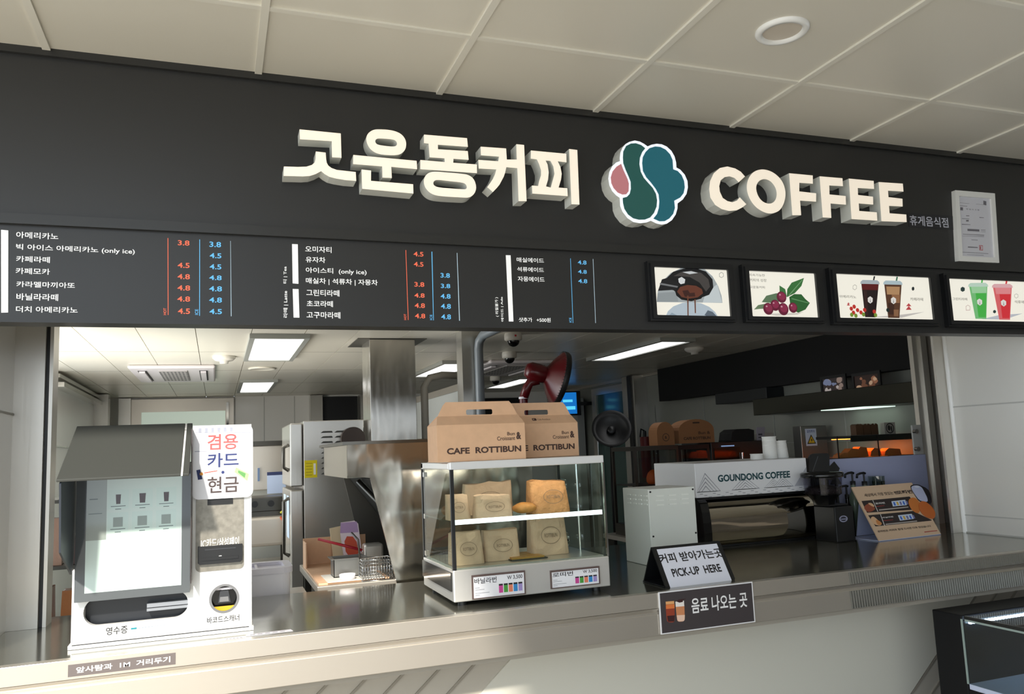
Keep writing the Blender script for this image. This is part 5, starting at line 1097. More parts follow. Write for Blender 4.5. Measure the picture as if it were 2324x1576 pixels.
b.build('energy_label', [INK((224, 206, 20)), INK((236, 236, 230)), INK((150, 130, 20))], rf)
for i in range(2):
    b = MB(); b.box(0.9035, 0.905, 2.72 + .25 * i, 2.87 + .25 * i, 1.10, 1.36); b.build('notice', INK((170, 190, 214)), rf, label='pale blue notice on the lower door')
b = MB(); b.cyl((1.285, 2.598, 1.70), (1.285, 2.545, 1.70), 0.075, n=30); tag(b.build('round_vent_cover', M('dark_brown_guard', (58, 48, 44), 0.5)), 'dark round guard disc against the refrigerator side by the steel duct', 'vent')
# back row: freezer, fryer, shelf goods
fz = thing('chest_refrigerator', 'low stainless refrigerator with blue notice at the back behind the kiosk', 'refrigerator', (0.80, 4.3, 0))
b = MB(); b.box(0.42, 1.02, 4.0, 4.6, 1.36, 1.70); b.build('upper_cabinet', steel, fz, 0.006)
b = MB(); b.box(0.40, 1.04, 3.97, 4.62, 1.70, 1.735); b.build('top_cover', steel_dark, fz)
b = MB(); b.box(0.775, 0.79, 3.985, 4.0, 1.43, 1.53); b.build('handle', M('blue_grey_handle', (110, 130, 160), 0.3, 0.6), fz)
b = MB(); b.box(0.845, 0.985, 3.995, 4.0, 1.33, 1.49); b.build('notice', INK((176, 192, 220)), fz); 
b = MB(); b.box(0.845, 0.985, 3.993, 3.996, 1.47, 1.495); b.build('notice_heading', INK((40, 50, 90)), fz)
b = MB(); b.box(0.42, 1.02, 4.06, 4.6, 0.0, 1.36); b.build('lower_cabinet', M('dim_enamel', (150, 152, 146), 0.5), fz)
fy = thing('electric_fryer', 'stainless countertop fryer with control knobs under the blue notice', 'fryer', (0.80, 3.6, 0.86))
b = MB(); b.box(0.55, 0.93, 3.35, 3.75, 1.00, 1.20); b.build('tank', steel, fy, 0.02)
b = MB(); b.box(0.55, 0.96, 3.45, 3.80, 1.23, 1.33); b.build('control_box', steel_dark, fy, 0.005)
for x in (0.64, 0.73, 0.84):
    b = MB(); b.cyl((x, 3.45, 1.285), (x, 3.425, 1.285), 0.022, n=16); b.build('knob', black_satin, fy)
b = MB(); b.box(0.57, 0.93, 3.42, 3.74, 1.20, 1.232); b.build('lid', steel_dark, fy)
b = MB(); b.tube([(0.90, 3.36, 1.22), (0.95, 3.33, 1.27), (1.0, 3.32, 1.18)], 0.008); b.tube([(0.90, 3.36, 1.19), (0.93, 3.31, 1.15), (0.96, 3.3, 1.16)], 0.01, mi=1); b.build('cable', [M('yellow_wire', (160, 160, 40), 0.5), M('red_wire', (170, 70, 40), 0.5)], fy)
for i, x in enumerate((0.58, 0.90)):
    b = MB(); b.box(x, x + .02, 3.4, 3.42, 0.86, 1.0); b.build('leg', steel_dark, fy)
b = MB(); b.box(0.40, 1.00, 3.28, 3.90, 0.82, 0.86); tag(b.build('steel_shelf', steel), 'stainless worktop under the fryer behind the kiosk', 'worktop')
ws = thing('warming_cupboard', 'grey kitchen appliance with dark display strip under the fryer', 'appliance', (0.72, 3.5, 0))
b = MB(); b.box(0.42, 0.80, 3.30, 3.85, 0.0, 0.82); b.build('housing', M('grey_enamel', (150, 150, 144), 0.4), ws, 0.004)
b = MB(); b.box(0.50, 0.78, 3.292, 3.30, 0.66, 0.74); b.build('display', black_gloss, ws)
rc = thing('rice_cooker', 'white appliance with black oval lid window next to the grey appliance', 'rice cooker', (0.90, 3.5, 0))
b = MB(); b.box(0.82, 1.0, 3.30, 3.7, 0.0, 0.80); b.build('housing', M('dull_white', (190, 190, 184), 0.4), rc, 0.03)
b = MB(); b.prism(ell(0.91, 0.76, .075, .035, 24), FZ(3.298), 0, 0.008); b.build('window', black_gloss, rc)
b = MB(); b.box(0.84, 0.98, 3.297, 3.30, 0.56, 0.68); b.build('sticker', INK((210, 206, 190)), rc)
# white tub
tb = thing('plastic_tub', 'white lidded plastic tub just behind the counter right of the kiosk', 'tub', (0.66, 0.93, 0.0))
b = MB(); b.prism(rrect(0.50, 0.755, 0.80, 1.02, 0.03), TOPF(1.045), 0, 0.105); b.build('container', plastic_white, tb, 0.003)
b = MB(); b.prism(rrect(0.492, 0.765, 0.792, 1.03, 0.035), TOPF(1.15), 0, 0.022, 0, [rrect(0.525, 0.735, 0.825, 0.995, 0.02)]); b.prism(rrect(0.525, 0.735, 0.825, 0.995, 0.02), TOPF(1.15), 0, 0.008); b.box(0.625, 0.635, 0.83, 0.99, 1.158, 1.168); b.build('lid', M('tub_lid', (226, 222, 232), 0.3), tb, 0.003)
b = MB(); b.box(0.44, 0.83, 0.775, 1.10, 0.0, 1.0445); tag(b.build('under_counter_cabinet', steel), 'steel under counter cabinet carrying the white tub', 'cabinet')
# exhaust hood with tall side panels over the cooking table
eh = thing('exhaust_hood', 'stainless hood with slanted side panels and wavy reflections behind the counter', 'range hood', (1.4, 1.2, 0))
FHd = FZ(0.80)
b = MB(); b.prism([(0.985, 1.642), (0.985, 1.515), (1.078, 1.502), (1.190, 1.02), (1.80, 1.02), (1.80, 1.642)], FHd, -0.012, 0); b.build('side_panel', steel_wavy, eh, 0.003, label='wavy side panel nearest the counter')
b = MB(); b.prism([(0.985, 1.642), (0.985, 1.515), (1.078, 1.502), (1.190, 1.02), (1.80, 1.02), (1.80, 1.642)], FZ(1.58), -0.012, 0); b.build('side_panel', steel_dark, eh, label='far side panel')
b = MB(); b.box(0.985, 0.99, 0.805, 1.575, 1.515, 1.642); b.box(0.985, 1.12, 0.812, 1.575, 1.505, 1.515); b.build('front_lip', steel_mirror, eh)
b = MB(); b.box(0.965, 1.82, 0.785, 1.60, 1.642, 1.655); b.build('top_plate', M('hood_edge_steel', (120, 118, 112), 0.25, 1.0), eh)
b = MB(); vs = [(1.10, 0.812, 1.495), (1.10, 1.578, 1.495), (1.40, 1.56, 1.10), (1.40, 0.82, 1.10)]
b.add(vs + [(v[0] + .02, v[1], v[2] + .01) for v in vs], [(0, 1, 2, 3), (7, 6, 5, 4), (0, 3, 7, 4), (1, 5, 6, 2), (0, 4, 5, 1), (3, 2, 6, 7)]); b.build('grease_filter', M('soot_filter', (52, 54, 52), 0.5, 0.5), eh)
b = MB(); b.tube([(1.09, 1.18, 1.48), (1.26, 1.0, 1.26)], 0.012); b.build('brace', steel_dark, eh)
du = thing('exhaust_duct', 'rectangular stainless duct rising from the hood to the kitchen ceiling', 'duct', (1.47, 2.45, 1.64))
b = MB(); b.box(1.375, 1.665, 2.42, 2.70, 1.60, ZK - .004); b.build('duct_sheet', M('duct_steel', (204, 200, 192), 0.2, 0.9, bump=((5.0, 5.0, 1.1), 0.32, 0.05)), du, 0.003)
b = MB(); b.box(1.30, 1.74, 2.40, 2.82, ZK - .004, ZK); b.build('ceiling_flange', M('dull_zinc', (110, 108, 102), 0.5, 0.7), du)
b = MB(); b.tube([(1.75, 2.55, 1.55), (1.75, 2.55, 2.02), (1.79, 2.56, 2.08), (1.88, 2.58, 2.10), (2.0, 2.62, 2.10)], 0.025); tag(b.build('wall_pipe', M('pale_pipe', (206, 200, 188), 0.4)), 'pale curved pipe right of the steel duct', 'pipe')
# cooking table and what lies on it
tz = 1.08
ctb = thing('cooking_table', 'steel work table covered with cardboard under the hood', 'table', (1.1, 1.15, 0))
b = MB(); b.box(0.86, 1.40, 0.82, 1.56, tz - .03, tz); b.build('table_top', steel, ctb, 0.003)
for x in (0.88, 1.36):
    for y in (0.87, 1.53):
        b = MB(); b.box(x, x + .03, y - .015, y + .015, 0, tz - .03); b.build('leg', steel_dark, ctb)
b = MB(); b.box(0.87, 1.16, 0.86, 1.50, tz, tz + .006); tag(b.build('cardboard_sheet', kraft), 'flattened cardboard sheet on the table under the hood', 'cardboard')
bx_ = thing('open_carton', 'open cardboard carton standing at the back of the table under the hood', 'cardboard box', (1.05, 1.42, tz))
b = MB()
b.box(0.87, 1.17, 1.49, 1.495, tz + .007, tz + .13); b.box(0.87, 0.875, 1.36, 1.49, tz + .007, tz + .12); b.box(1.0, 1.003, 1.484, 1.49, tz + .007, tz + .13); b.build('carton', kraft, bx_)
pn2 = thing('steel_pan', 'deep rectangular steel pan on white paper under the hood', 'pan', (1.08, 1.05, tz + .008))
b = MB(); b.box(0.905, 1.14, 0.85, 1.08, tz + .0065, tz + .0085); tag(b.build('paper_sheet', M('white_paper', (226, 224, 216), 0.6)), 'white paper sheet under the steel pan', 'paper')
b = MB(); x0, x1, y0, y1 = 0.945, 1.075, 0.96, 1.06; z0 = tz + .009
b.box(x0, x1, y0, y0 + .003, z0, z0 + .075); b.box(x0, x1, y1 - .003, y1, z0, z0 + .075); b.box(x0, x0 + .003, y0, y1, z0, z0 + .075); b.box(x1 - .003, x1, y0, y1, z0, z0 + .075); b.box(x0, x1, y0, y1, z0, z0 + .003); b.build('pan_body', M('pan_steel', (150, 148, 142), 0.35, 0.9), pn2)
b = MB(); b.prism(rect((x0 - .012, x1 + .012, y0 - .012, y1 + .012)), TOPF(z0 + .074), 0, 0.003, 0, [rect((x0 + .002, x1 - .002, y0 + .002, y1 - .002))]); b.build('rim', M('pan_steel', (150, 148, 142), 0.35, 0.9), pn2)
b = MB(); b.lathe([(0.0, 0), (0.03, 0), (0.034, .022), (0.031, .022), (0.027, .003), (0, .003)], (0.99, 0.885, tz + .009), n=24); tag(b.build('small_bowl', plastic_white), 'small white bowl in front of the steel pan', 'bowl')
b = MB(); b.tube([(0.905, 1.16, tz + .155), (1.085, 1.08, tz + .10)], 0.006, mi=0); b.tube([(1.085, 1.08, tz + .10), (1.09, 1.083, tz + .09), (1.0925, 1.083, tz + .05), (1.0925, 1.083, tz + .008)], 0.003, mi=1); tag(b.build('oil_brush', [M('red_handle', (178, 24, 44), 0.4), chrome]), 'red handled brush resting on the steel pan', 'brush')
sp = thing('snack_packet', 'clear and purple packet with red contents leaning behind the steel pan', 'packet', (1.08, 1.35, tz))
b = MB(); q = Fr((1.045, 1.33, tz + .008), (1, -.15, 0), (-.12, .12, 1)); b.prism([(0, 0), (.085, 0), (.09, .19), (.075, .205), (.01, .20), (0, .15)], q, -.012, 0); b.build('packet', M('pale_film', (206, 186, 190), 0.25), sp, 0.003)
b = MB(); b.prism(chaikin([(.012, .04), (.07, .03), (.07, .13), (.015, .135)], 1), q, 0, .002, 0); b.prism([(.0, .15), (.085, .15), (.085, .20), (.01, .198)], q, 0, .001, 1); b.build('packet_print', [INK((196, 70, 34)), INK((170, 140, 180))], sp)
b = MB(); q = Fr((1.005, 1.40, tz + .008), (1, 0, 0), (-.1, .1, 1)); b.prism([(0, 0), (.07, 0), (.07, .18), (0, .17)], q, -.01, 0); tag(b.build('cream_packet', M('cream_packet', (214, 196, 160), 0.6), None, 0.003), 'cream coloured packet behind the clear snack packet', 'packet')
# frying baskets
bs = thing('wire_basket', 'wire frying basket on the table edge under the hood', 'basket', (1.2, 0.95, tz))
b = MB(); x0, x1, y0, y1, z0, z1 = 1.045, 1.168, 0.832, 0.925, tz + .002, tz + .085
for i in range(12):
    x = x0 + (x1 - x0) * i / 11
    b.tube([(x, y0, z1), (x, y0, z0), (x, y1, z0), (x, y1, z1)], 0.0014, 6)
for k in range(7):
    z = z0 + (z1 - z0) * k / 6
    b.tube([(x0, y0, z), (x1, y0, z), (x1, y1, z), (x0, y1, z), (x0, y0, z)], 0.0026 if k in (0, 6) else 0.0014, 6)
b.build('mesh', chrome, bs); 
b = MB(); b.tube([(x0, .9, z1), (x0 - .005, .9, z1 + .08), (x0 - .03, .92, z1 + .11)], 0.004); b.build('basket_handle', steel_dark, bs)
b = MB(); b.box(1.10, 1.185, 1.10, 1.18, tz + .02, tz + .12); b.box(1.097, 1.188, 1.097, 1.183, tz + .0005, tz + .02); tag(b.build('oil_container', steel, None, 0.01), 'square steel container behind the wire basket under the hood', 'container')
# partition cabinet line to the right of the duct
b = MB(); b.box(2.2, 2.32, 3.25, 4.85, 0.0, 2.05); tag(b.build('wall_cabinet', M('pale_grey_panel', (196, 200, 198), 0.3), None, 0.004), 'pale grey tall cabinet side between the duct and the column', 'cabinet')
b = MB(); b.box(2.19, 2.33, 3.22, 4.88, 2.05, 2.10); b.box(2.19, 2.2, 3.3, 4.8, 1.70, 1.72); tag(b.build('cabinet_rail', steel), 'steel rail along the top of the tall grey cabinet', 'rail')
# conduit on the column
b = MB(); b.tube([(1.955, 2.0, 0.2), (1.955, 2.0, 2.20), (1.957, 1.985, 2.245), (1.965, 1.93, 2.275), (1.99, 1.0, 2.288)], 0.027, 12); tag(b.build('conduit_pipe', M('grey_pvc_pipe', (124, 132, 138), 0.35)), 'grey conduit pipe running up the steel column and bending right', 'pipe')
# red fan
fn = thing('pedestal_fan', 'dark red pedestal fan turned to the right behind the cake boxes', 'fan', (2.12, 1.75, 0))
o = Vector((2.1640,1.7000,2.0360)); e = Vector((2.3140,1.6800,1.9920)); ax = (e - o).normalized(); L = (e - o).length
b = MB(); b.lathe([(0.0, -.03), (0.035, -.026), (0.052, 0.0), (0.054, .05), (0.048, .10), (0.035, .115), (0.0, .115)], o, ax, 26); b.build('motor_housing', red_plastic, fn)
b = MB(); b.lathe([(0.04, .085), (0.062, .10), (0.105, .125), (0.150, .16), (0.157, .165)], o, ax, 36); 
b.build('guard_back', red_plastic, fn)
b = MB()
rr = [(0.158, .165), (0.162, .172), (0.160, .190), (0.155, .198), (0.150, .195)]
b.lathe(rr, o, ax, 40)
ex = ax.orthogonal().normalized(); ey = ax.cross(ex)
for k in range(60):
    a = 2 * PI * k / 60; dv = ex * math.cos(a) + ey * math.sin(a)
    b.tube([o + ax * .158 + dv * .159, o + ax * .185 + dv * .160, o + ax * .200 + dv * .14, o + ax * .205 + dv * .04], 0.0016, 5)
b.lathe([(0.0, .208), (0.04, .206), (0.04, .200)], o, ax, 20); b.build('guard_front', black_satin, fn)
b = MB()
for k in range(3):
    a0 = 2 * PI * k / 3
    pts = []
    for (r0, da) in ((.03, -.3), (.13, -.25), (.14, .3), (.09, .6), (.03, .5)):
        pts.append(o + ax * (.165 + .02 * (1 if da > 0 else 0)) + (ex * math.cos(a0 + da) + ey * math.sin(a0 + da)) * r0)
    b.add(pts + [p + ax * .003 for p in pts], [(0, 1, 2, 3, 4), (9, 8, 7, 6, 5)] + [(i, i + 5, (i + 1) % 5 + 5, (i + 1) % 5) for i in range(5)])
b.build('blade', M('fan_blade', (90, 14, 20), 0.3), fn)
pb = Vector((2.1310,1.7400,1.8800)); nk = Vector((2.1490,1.7200,1.9720))
b = MB(); b.tube([o + ax * .05 + Vector((0, 0, -.04)), nk + Vector((.02, 0, 0)), nk + Vector((0, 0, -.03)), (pb.x, pb.y, pb.z)], 0.026, 14); b.build('neck', red_plastic, fn, 0.0)
b = MB(); b.cyl((pb.x, pb.y, pb.z + .01), (pb.x, pb.y, 0.05), 0.024); b.build('pole', red_plastic, fn)
b = MB(); b.cyl((pb.x, pb.y, pb.z - .002), (pb.x, pb.y, pb.z + .01), 0.0275); b.build('collar', plastic_white, fn)
b = MB(); b.lathe([(0.0, 0), (0.19, 0), (0.18, .03), (0.04, .06), (0.0, .06)], (pb.x, pb.y, 0), n=30); b.build('base', red_plastic, fn)
# blue television
tv = thing('television', 'small wall screen glowing blue at the far right of the kitchen', 'television', (4.45, 6.3, 1.96))
b = MB(); q = Fr((4.325, 6.30, 0), (.96, -.15, 0), (0, 0, 1)); b.prism(rect((-.015, .26, 1.96, 2.25)), q, -.04, 0); b.build('casing', black_satin, tv); b = MB(); b.box(4.52, 4.7495, 6.285, 6.32, 2.08, 2.12); b.build('bracket', black_satin, tv)
b = MB(); b.prism(rect((0.0, .21, 1.98, 2.235)), q, 0, .002, 0); b.prism(rect((.04, .16, 2.12, 2.15)), q, .002, .003, 1); b.prism(rect((.07, .19, 2.03, 2.07)), q, .002, .003, 1); b.build('screen', [LIT((20, 110, 190), 1.0), LIT((90, 200, 240), 1.2)], tv)
# door and post on the right wall far back
d = thing('door_2', 'dark green glass door on the right side wall far back', 'door', (4.72, 5.7, 0)); d['kind'] = 'structure'
b = MB(); q = Fr((4.75, 0, 0), (0, -1, 0), (0, 0, 1)); b.prism(rect((-6.2, -5.3, 0.0, 2.26)), q, 0, .05, 0, [rect((-6.12, -5.40, .05, 2.18))]); b.build('frame', steel, d)
b = MB(); b.prism(rect((-6.12, -5.40, .05, 2.18)), q, .01, .03); b.build('leaf', M('sea_green_glass', (70, 98, 92), 0.15), d)
b = MB(); b.cyl((4.68, 6.05, .9), (4.68, 6.05, 1.9), 0.012); b.build('door_pull', chrome, d)
b = MB(); b.box(4.60, 4.75, 4.95, 5.22, 0, 2.31); b.box(4.585, 4.60, 5.0, 5.08, 0, 2.31, 1); struct(b, 'trim_9', [steel_v, black_satin])
b = MB(); b.box(4.62, 4.71, 6.45, 7.1, 0.3, 2.18); tag(b.build('locker', M('pale_locker', (190, 194, 192), 0.4), None, 0.004), 'pale tall locker at the far right corner under the blue screen', 'locker')
# black shallow dish on a stand
bd = thing('round_dish', 'black shallow round dish tilted toward the counter in front of the green door', 'reflector', (3.42, 3.2, 1.6))
cc_ = Vector((3.4230,3.2000,1.7200)); axn = Vector((-.35, -.8, .35)).normalized()
b = MB(); b.lathe([(0.0, -.05), (0.06, -.045), (0.12, -.02), (0.155, .01), (0.158, .012), (0.155, .016), (0.12, -.012), (0.06, -.036), (0.0, -.04)], cc_, axn, 36); b.build('dish', black_satin, bd)
b = MB(); b.lathe([(0.03, -.036), (0.035, -.02), (0.03, -.012), (0.0, -.01)], cc_, axn, 20); b.build('hub', black_satin, bd)
b = MB(); b.tube([cc_ - axn * .05, cc_ - axn * .14 + Vector((0, 0, -.02)), (cc_.x + .06, cc_.y + .16, 1.2), (cc_.x + .06, cc_.y + .16, 0)], 0.014); b.build('stand', black_satin, bd)

# ================================================================ KITCHEN: RIGHT SIDE
# black bulkhead and light pictures
b = MB(); b.box(4.60, 4.71, 1.0, 4.45, 2.0, ZK - .001); b.box(4.60, 4.71, 0.76, 1.0, 1.90, ZK - .001)
tag(b.build('black_bulkhead', black_matt), 'long black sign bulkhead along the right kitchen wall', 'bulkhead')
b = MB(); b.box(4.58, 4.75, 2.75, 3.46, 1.905, 1.999); tag(b.build('roller_shutter_box', M('blue_black_box', (26, 30, 33), 0.45), None, 0.004), 'dark long shutter box hanging under the black bulkhead', 'box')
hdb = thing('wall_hood', 'dark steel canopy hood on the right wall under the bulkhead', 'range hood', (4.5, 2.1, 1.75))
b = MB(); b.box(4.42, 4.75, 1.05, 2.72, 1.775, 1.90); b.build('canopy', M('smoke_steel', (70, 70, 64), 0.3, 1.0), hdb, 0.003)
b = MB(); b.box(4.45, 4.72, 1.6, 2.0, 1.770, 1.7745); b.build('hood_sheen', M('hood_sheen', (215, 240, 225), 0.4, es=1.0), hdb)  # glowing strip put in for a dim reflection under the hood
fB = Fr((4.6000,0.0000,0.0000),(0.0000,-1.0000,0.0000),(0.0000,0.0000,1.0000))
def lit_picture(label, q, cols, seed):
    r = thing('lit_picture', label, 'picture', (4.59, -(q[0] + q[1]) / 2, q[2]), 'lit food pictures on the black bulkhead')
    b = MB(); b.prism(rect((q[0] - .02, q[1] + .02, q[2] - .02, q[3] + .02)), fB, 0, 0.012, 0, [rect(q)]); b.build('frame', black_satin, r)
    b = MB(); b.prism(rect(q), fB, 0.001, 0.006, 0); rnd = random.Random(seed); w = q[1] - q[0]; h = q[3] - q[2]
    for i in range(14):
        x = q[0] + w * (.1 + .8 * rnd.random()); z = q[2] + h * (.15 + .7 * rnd.random()); s = .06 + .12 * rnd.random()
        p = [(min(max(a[0], q[0]), q[1]), min(max(a[1], q[2]), q[3])) for a in chaikin([(x + w * s * math.cos(t * 1.26 + rnd.random()), z + h * s * 1.6 * math.sin(t * 1.26 + rnd.random())) for t in range(5)], 1)]
        if abs(area2(p)) > 1e-5: b.prism(p, fB, 0.0062 + .00015 * i, 0.0062 + .00015 * i, 1 + i % (len(cols) - 1))
    b.build('picture', [LIT(c, 0.55) for c in cols], r)
lit_picture('left lit picture of dark dishes and white plates on the black bulkhead', (-2.1221,-1.9066,1.8933,1.9998), [(48, 40, 40), (150, 130, 120), (120, 130, 160), (60, 46, 44), (190, 180, 176)], 3)
lit_picture('right lit picture of round brown buns on the black bulkhead', (-1.8102,-1.5935,1.8860,1.9918), [(40, 26, 22), (150, 100, 74), (196, 160, 130), (110, 70, 50)], 8)
# work table along the back of the coffee bar
wt_ = thing('back_counter', 'steel table with stainless top carrying the glass cabinets behind the coffee machine', 'table', (3.95, 2.6, 0))
b = MB(); b.box(3.15, 4.72, 2.35, 2.9, 0.92, 0.95); b.build('table_top', steel, wt_)
for x in (3.17, 4.66):
    for y in (2.38, 2.84):
        b = MB(); b.box(x, x + .04, y, y + .04, 0, 0.92); b.build('leg', steel_dark, wt_)
def glass_cab(name, label, x0, x1, y0, y1, z0, z1, m, cat='display cabinet'):
    r = thing(name, label, cat, ((x0 + x1) / 2, (y0 + y1) / 2, z0))
    b = MB(); b.box(x0, x1, y0, y1, z1 - .03, z1); b.build('top', m, r); b = MB(); b.box(x0, x1, y0, y1, z0, z0 + .08); b.build('base', m, r)
    for x in (x0, x1 - .018):
        for y in (y0, y1 - .018):
            b = MB(); b.box(x, x + .018, y, y + .018, z0 + .08, z1 - .03); b.build('post', m, r)
    b = MB(); b.box(x0 + .003, x1 - .003, y0 + .002, y0 + .005, z0 + .08, z1 - .03); b.build('front_glass', glass_dark, r)
    b = MB(); b.box(x0 + .018, x1 - .018, y0 + .02, y1 - .02, 1.30, 1.308); b.build('shelf', steel_dark, r)
    return r
glass_cab('glass_cabinet', 'steel framed glass cabinet with orange food behind the grey equipment box', 3.205, 3.56, 2.45, 2.8, 0.9505, 1.575, steel_dark)
glass_cab('glass_cabinet', 'black framed glass cabinet with orange food next to the steel framed one', 3.575, 3.83, 2.47, 2.8, 0.9505, 1.57, black_satin)
mw = thing('microwave_oven', 'black microwave oven behind the coffee machine top', 'microwave', (4.12, 2.6, 0.95))
b = MB(); b.box(3.84, 4.43, 2.46, 2.86, 1.10, 1.582); b.build('housing', black_satin, mw, 0.004)
b = MB(); b.box(3.86, 4.08, 2.452, 2.46, 1.14, 1.54); b.build('door', M('oven_black_glass', (20, 26, 24), 0.08), mw)
b = MB(); b.box(3.92, 4.03, 2.448, 2.452, 1.548, 1.556); b.build('indicator', M('blue_glow', (120, 150, 190), 0.4, es=0.6), mw)
b = MB(); b.cyl((4.09, 2.44, 1.2), (4.09, 2.44, 1.5), 0.008); b.build('handle', chrome, mw)
b = MB(); b.box(3.84, 4.43, 2.48, 2.84, 0.9505, 1.10); b.build('stand', black_satin, mw)
og = M('bread_painted_glow', (214, 96, 32), 0.6, bump=((40, 40, 40), 0.5, 0.006), es=0.03, ecol=(230, 90, 20))  # faint warm glow put into the food, no lamp in these cabinets
for i, (x, y, w, h, lb) in enumerate(((3.41, 2.56, .05, .045, 'orange lit food pack at the left in the steel framed cabinet'), (3.515, 2.54, .05, .035, 'orange lit food pack at the right in the steel framed cabinet'), (3.65, 2.56, .05, .04, 'dark orange food pack at the left in the black framed cabinet'), (3.76, 2.55, .05, .05, 'dark orange food pack at the right in the black framed cabinet'))):
    m = MB(); m.ball((x, y, 1.3085 + .02), 1, (w, .06, h), 14)
    for v in m.v: v.z = max(v.z, 1.309)
    z1 = max(v.z for v in m.v)
    for v in m.v: v.z = 1.309 + (v.z - 1.309) * (1.42 - 1.309) / (z1 - 1.309) * (h / .05)
    tag(m.build('food_pack', og), lb, 'food', 'warm food in the glass cabinets')
def round_box(label, x0, x1, y0, zb, zt, d=.16, words=True, narrow=False):
    r = thing('carry_box', label, 'cardboard box', ((x0 + x1) / 2, y0 + d / 2, zb), 'brown carry boxes behind the coffee machine')
    w = x1 - x0; h = zt - zb
    pts = [(x0, zb), (x1, zb), (x1, zb + h * .55)] + [((x0 + x1) / 2 + w / 2 * math.cos(a), zb + h * .55 + h * .45 * math.sin(a)) for a in [PI * k / 12 for k in range(1, 12)]] + [(x0, zb + h * .55)]
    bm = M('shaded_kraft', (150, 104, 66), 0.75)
    b = MB(); b.prism(pts, FZ(y0), -d, 0); b.build('carton', bm, r, 0.003)
    b = MB(); xm = (x0 + x1) / 2
    if words: b.text('CAFE ROTTIBUN', FZ(y0), (x0 + w * .12, x1 - w * .12, zb + h * .14, zb + h * .26), 0, 0.03, 0.001); b.text('Bun &', FZ(y0), (x0 + w * .55, x1 - w * .12, zb + h * .36, zb + h * .48), 0, 0.01, 0.001); b.prism(rrect(xm - .03, xm + .03, zb + h * .82, zb + h * .88, .006), FZ(y0), 0.0005, 0.001, 0)
    else: e = ell(xm, zb + h * .34, w * .2, w * .2, 24); b.ring(e, inset(e, .85), FZ(y0), 0.001); b.text('&', FZ(y0), (xm - w * .07, xm + w * .07, zb + h * .28, zb + h * .40), 0, 0.02, 0.001)
    b.build('carton_lettering', INK((60, 40, 30)), r)
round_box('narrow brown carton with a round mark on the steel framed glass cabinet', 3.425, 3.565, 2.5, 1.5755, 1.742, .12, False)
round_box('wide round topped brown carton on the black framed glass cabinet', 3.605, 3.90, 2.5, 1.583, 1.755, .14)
b = MB(); b.prism([(4.055, 1.583), (4.26, 1.583), (4.265, 1.66), (4.22, 1.672), (4.11, 1.672), (4.07, 1.65)], FZ(2.52), -.16, 0); tag(b.build('black_case', black_matt, None, 0.012), 'black rounded case on top of the microwave', 'case')
b = MB(); b.prism([(4.27, 1.5825), (4.335, 1.5825), (4.35, 1.68), (4.275, 1.68)], FZ(2.5), -.006, 0, 0); b.prism([(4.285, 1.62), (4.32, 1.62), (4.32, 1.632), (4.285, 1.632)], FZ(2.5), 0, .001, 1); b.prism([(4.285, 1.60), (4.325, 1.60), (4.325, 1.608), (4.285, 1.608)], FZ(2.5), 0, .001, 1); tag(b.build('paper_notice', [INK((150, 146, 156)), INK((60, 60, 70))]), 'small grey paper notice beside the black case', 'notice')
b = MB(); b.box(4.345, 4.47, 2.56, 2.70, 1.5825, 1.635); tag(b.build('small_white_box', M('off_white_box', (176, 172, 162), 0.5), None, 0.004), 'small off white box right of the paper notice', 'box')
mc = thing('electric_cabinet', 'grey steel cabinet with a yellow triangle warning sign near the right wall', 'cabinet', (4.6, 2.6, 0))
b = MB(); b.box(4.47, 4.70, 2.25, 2.34, 0.0, 1.672); b.build('housing', M('cabinet_grey_steel', (120, 120, 116), 0.35, 0.8), mc, 0.004)
q0 = (4.5070,4.6050,1.5270,1.6520)
b = MB(); b.fbox(FZ(2.25), q0, 0, 0.002, 0); w = q0[1] - q0[0]; h = q0[3] - q0[2]
b.prism([(q0[0] + .1 * w, q0[2] + .12 * h), (q0[1] - .1 * w, q0[2] + .12 * h), ((q0[0] + q0[1]) / 2, q0[2] + .66 * h)], FZ(2.25), 0.002, 0.003, 1); b.prism([(q0[0] + .2 * w, q0[2] + .17 * h), (q0[1] - .2 * w, q0[2] + .17 * h), ((q0[0] + q0[1]) / 2, q0[2] + .56 * h)], FZ(2.25), 0.003, 0.0035, 2)
b.prism([(q0[0] + .52 * w, q0[2] + .46 * h), (q0[0] + .42 * w, q0[2] + .32 * h), (q0[0] + .50 * w, q0[2] + .32 * h), (q0[0] + .46 * w, q0[2] + .2 * h), (q0[0] + .60 * w, q0[2] + .36 * h), (q0[0] + .52 * w, q0[2] + .36 * h)], FZ(2.25), 0.0035, 0.004, 1)
b.text('감전주의', FZ(2.25), (q0[0] + .15 * w, q0[1] - .15 * w, q0[2] + .76 * h, q0[2] + .92 * h), 3, 0.02, 0.0025); b.build('warning_sign', [INK((190, 204, 226)), INK((30, 28, 24)), INK((214, 176, 30)), INK((60, 80, 150))], mc)
# bluish partition with warmer behind
b = MB(); b.box(3.56, 4.302, 1.0, 1.02, CT, 1.468); tag(b.build('partition_screen', M('blue_grey_panel', (166, 172, 204), 0.6), None, 0.003), 'plain blue grey partition panel behind the poster stand', 'partition')
wd = thing('food_warmer', 'low glass food warmer glowing orange above the blue grey partition', 'food warmer', (4.4, 1.6, 1.2))
b = MB(); b.box(4.08, 4.72, 1.45, 1.80, 1.20, 1.455); b.build('base', black_satin, wd)
b = MB(); b.box(4.20, 4.72, 1.47, 1.78, 1.572, 1.590); b.box(4.20, 4.72, 1.462, 1.47, 1.552, 1.590); b.build('canopy', black_satin, wd)
for x in (4.082, 4.40):
    b = MB(); b.box(x, x + .006, 1.452, 1.458, 1.455, 1.590); b.build('post', black_satin, wd)
b = MB(); b.box(4.084, 4.72, 1.453, 1.456, 1.455, 1.586); b.build('front_glass', glass, wd)
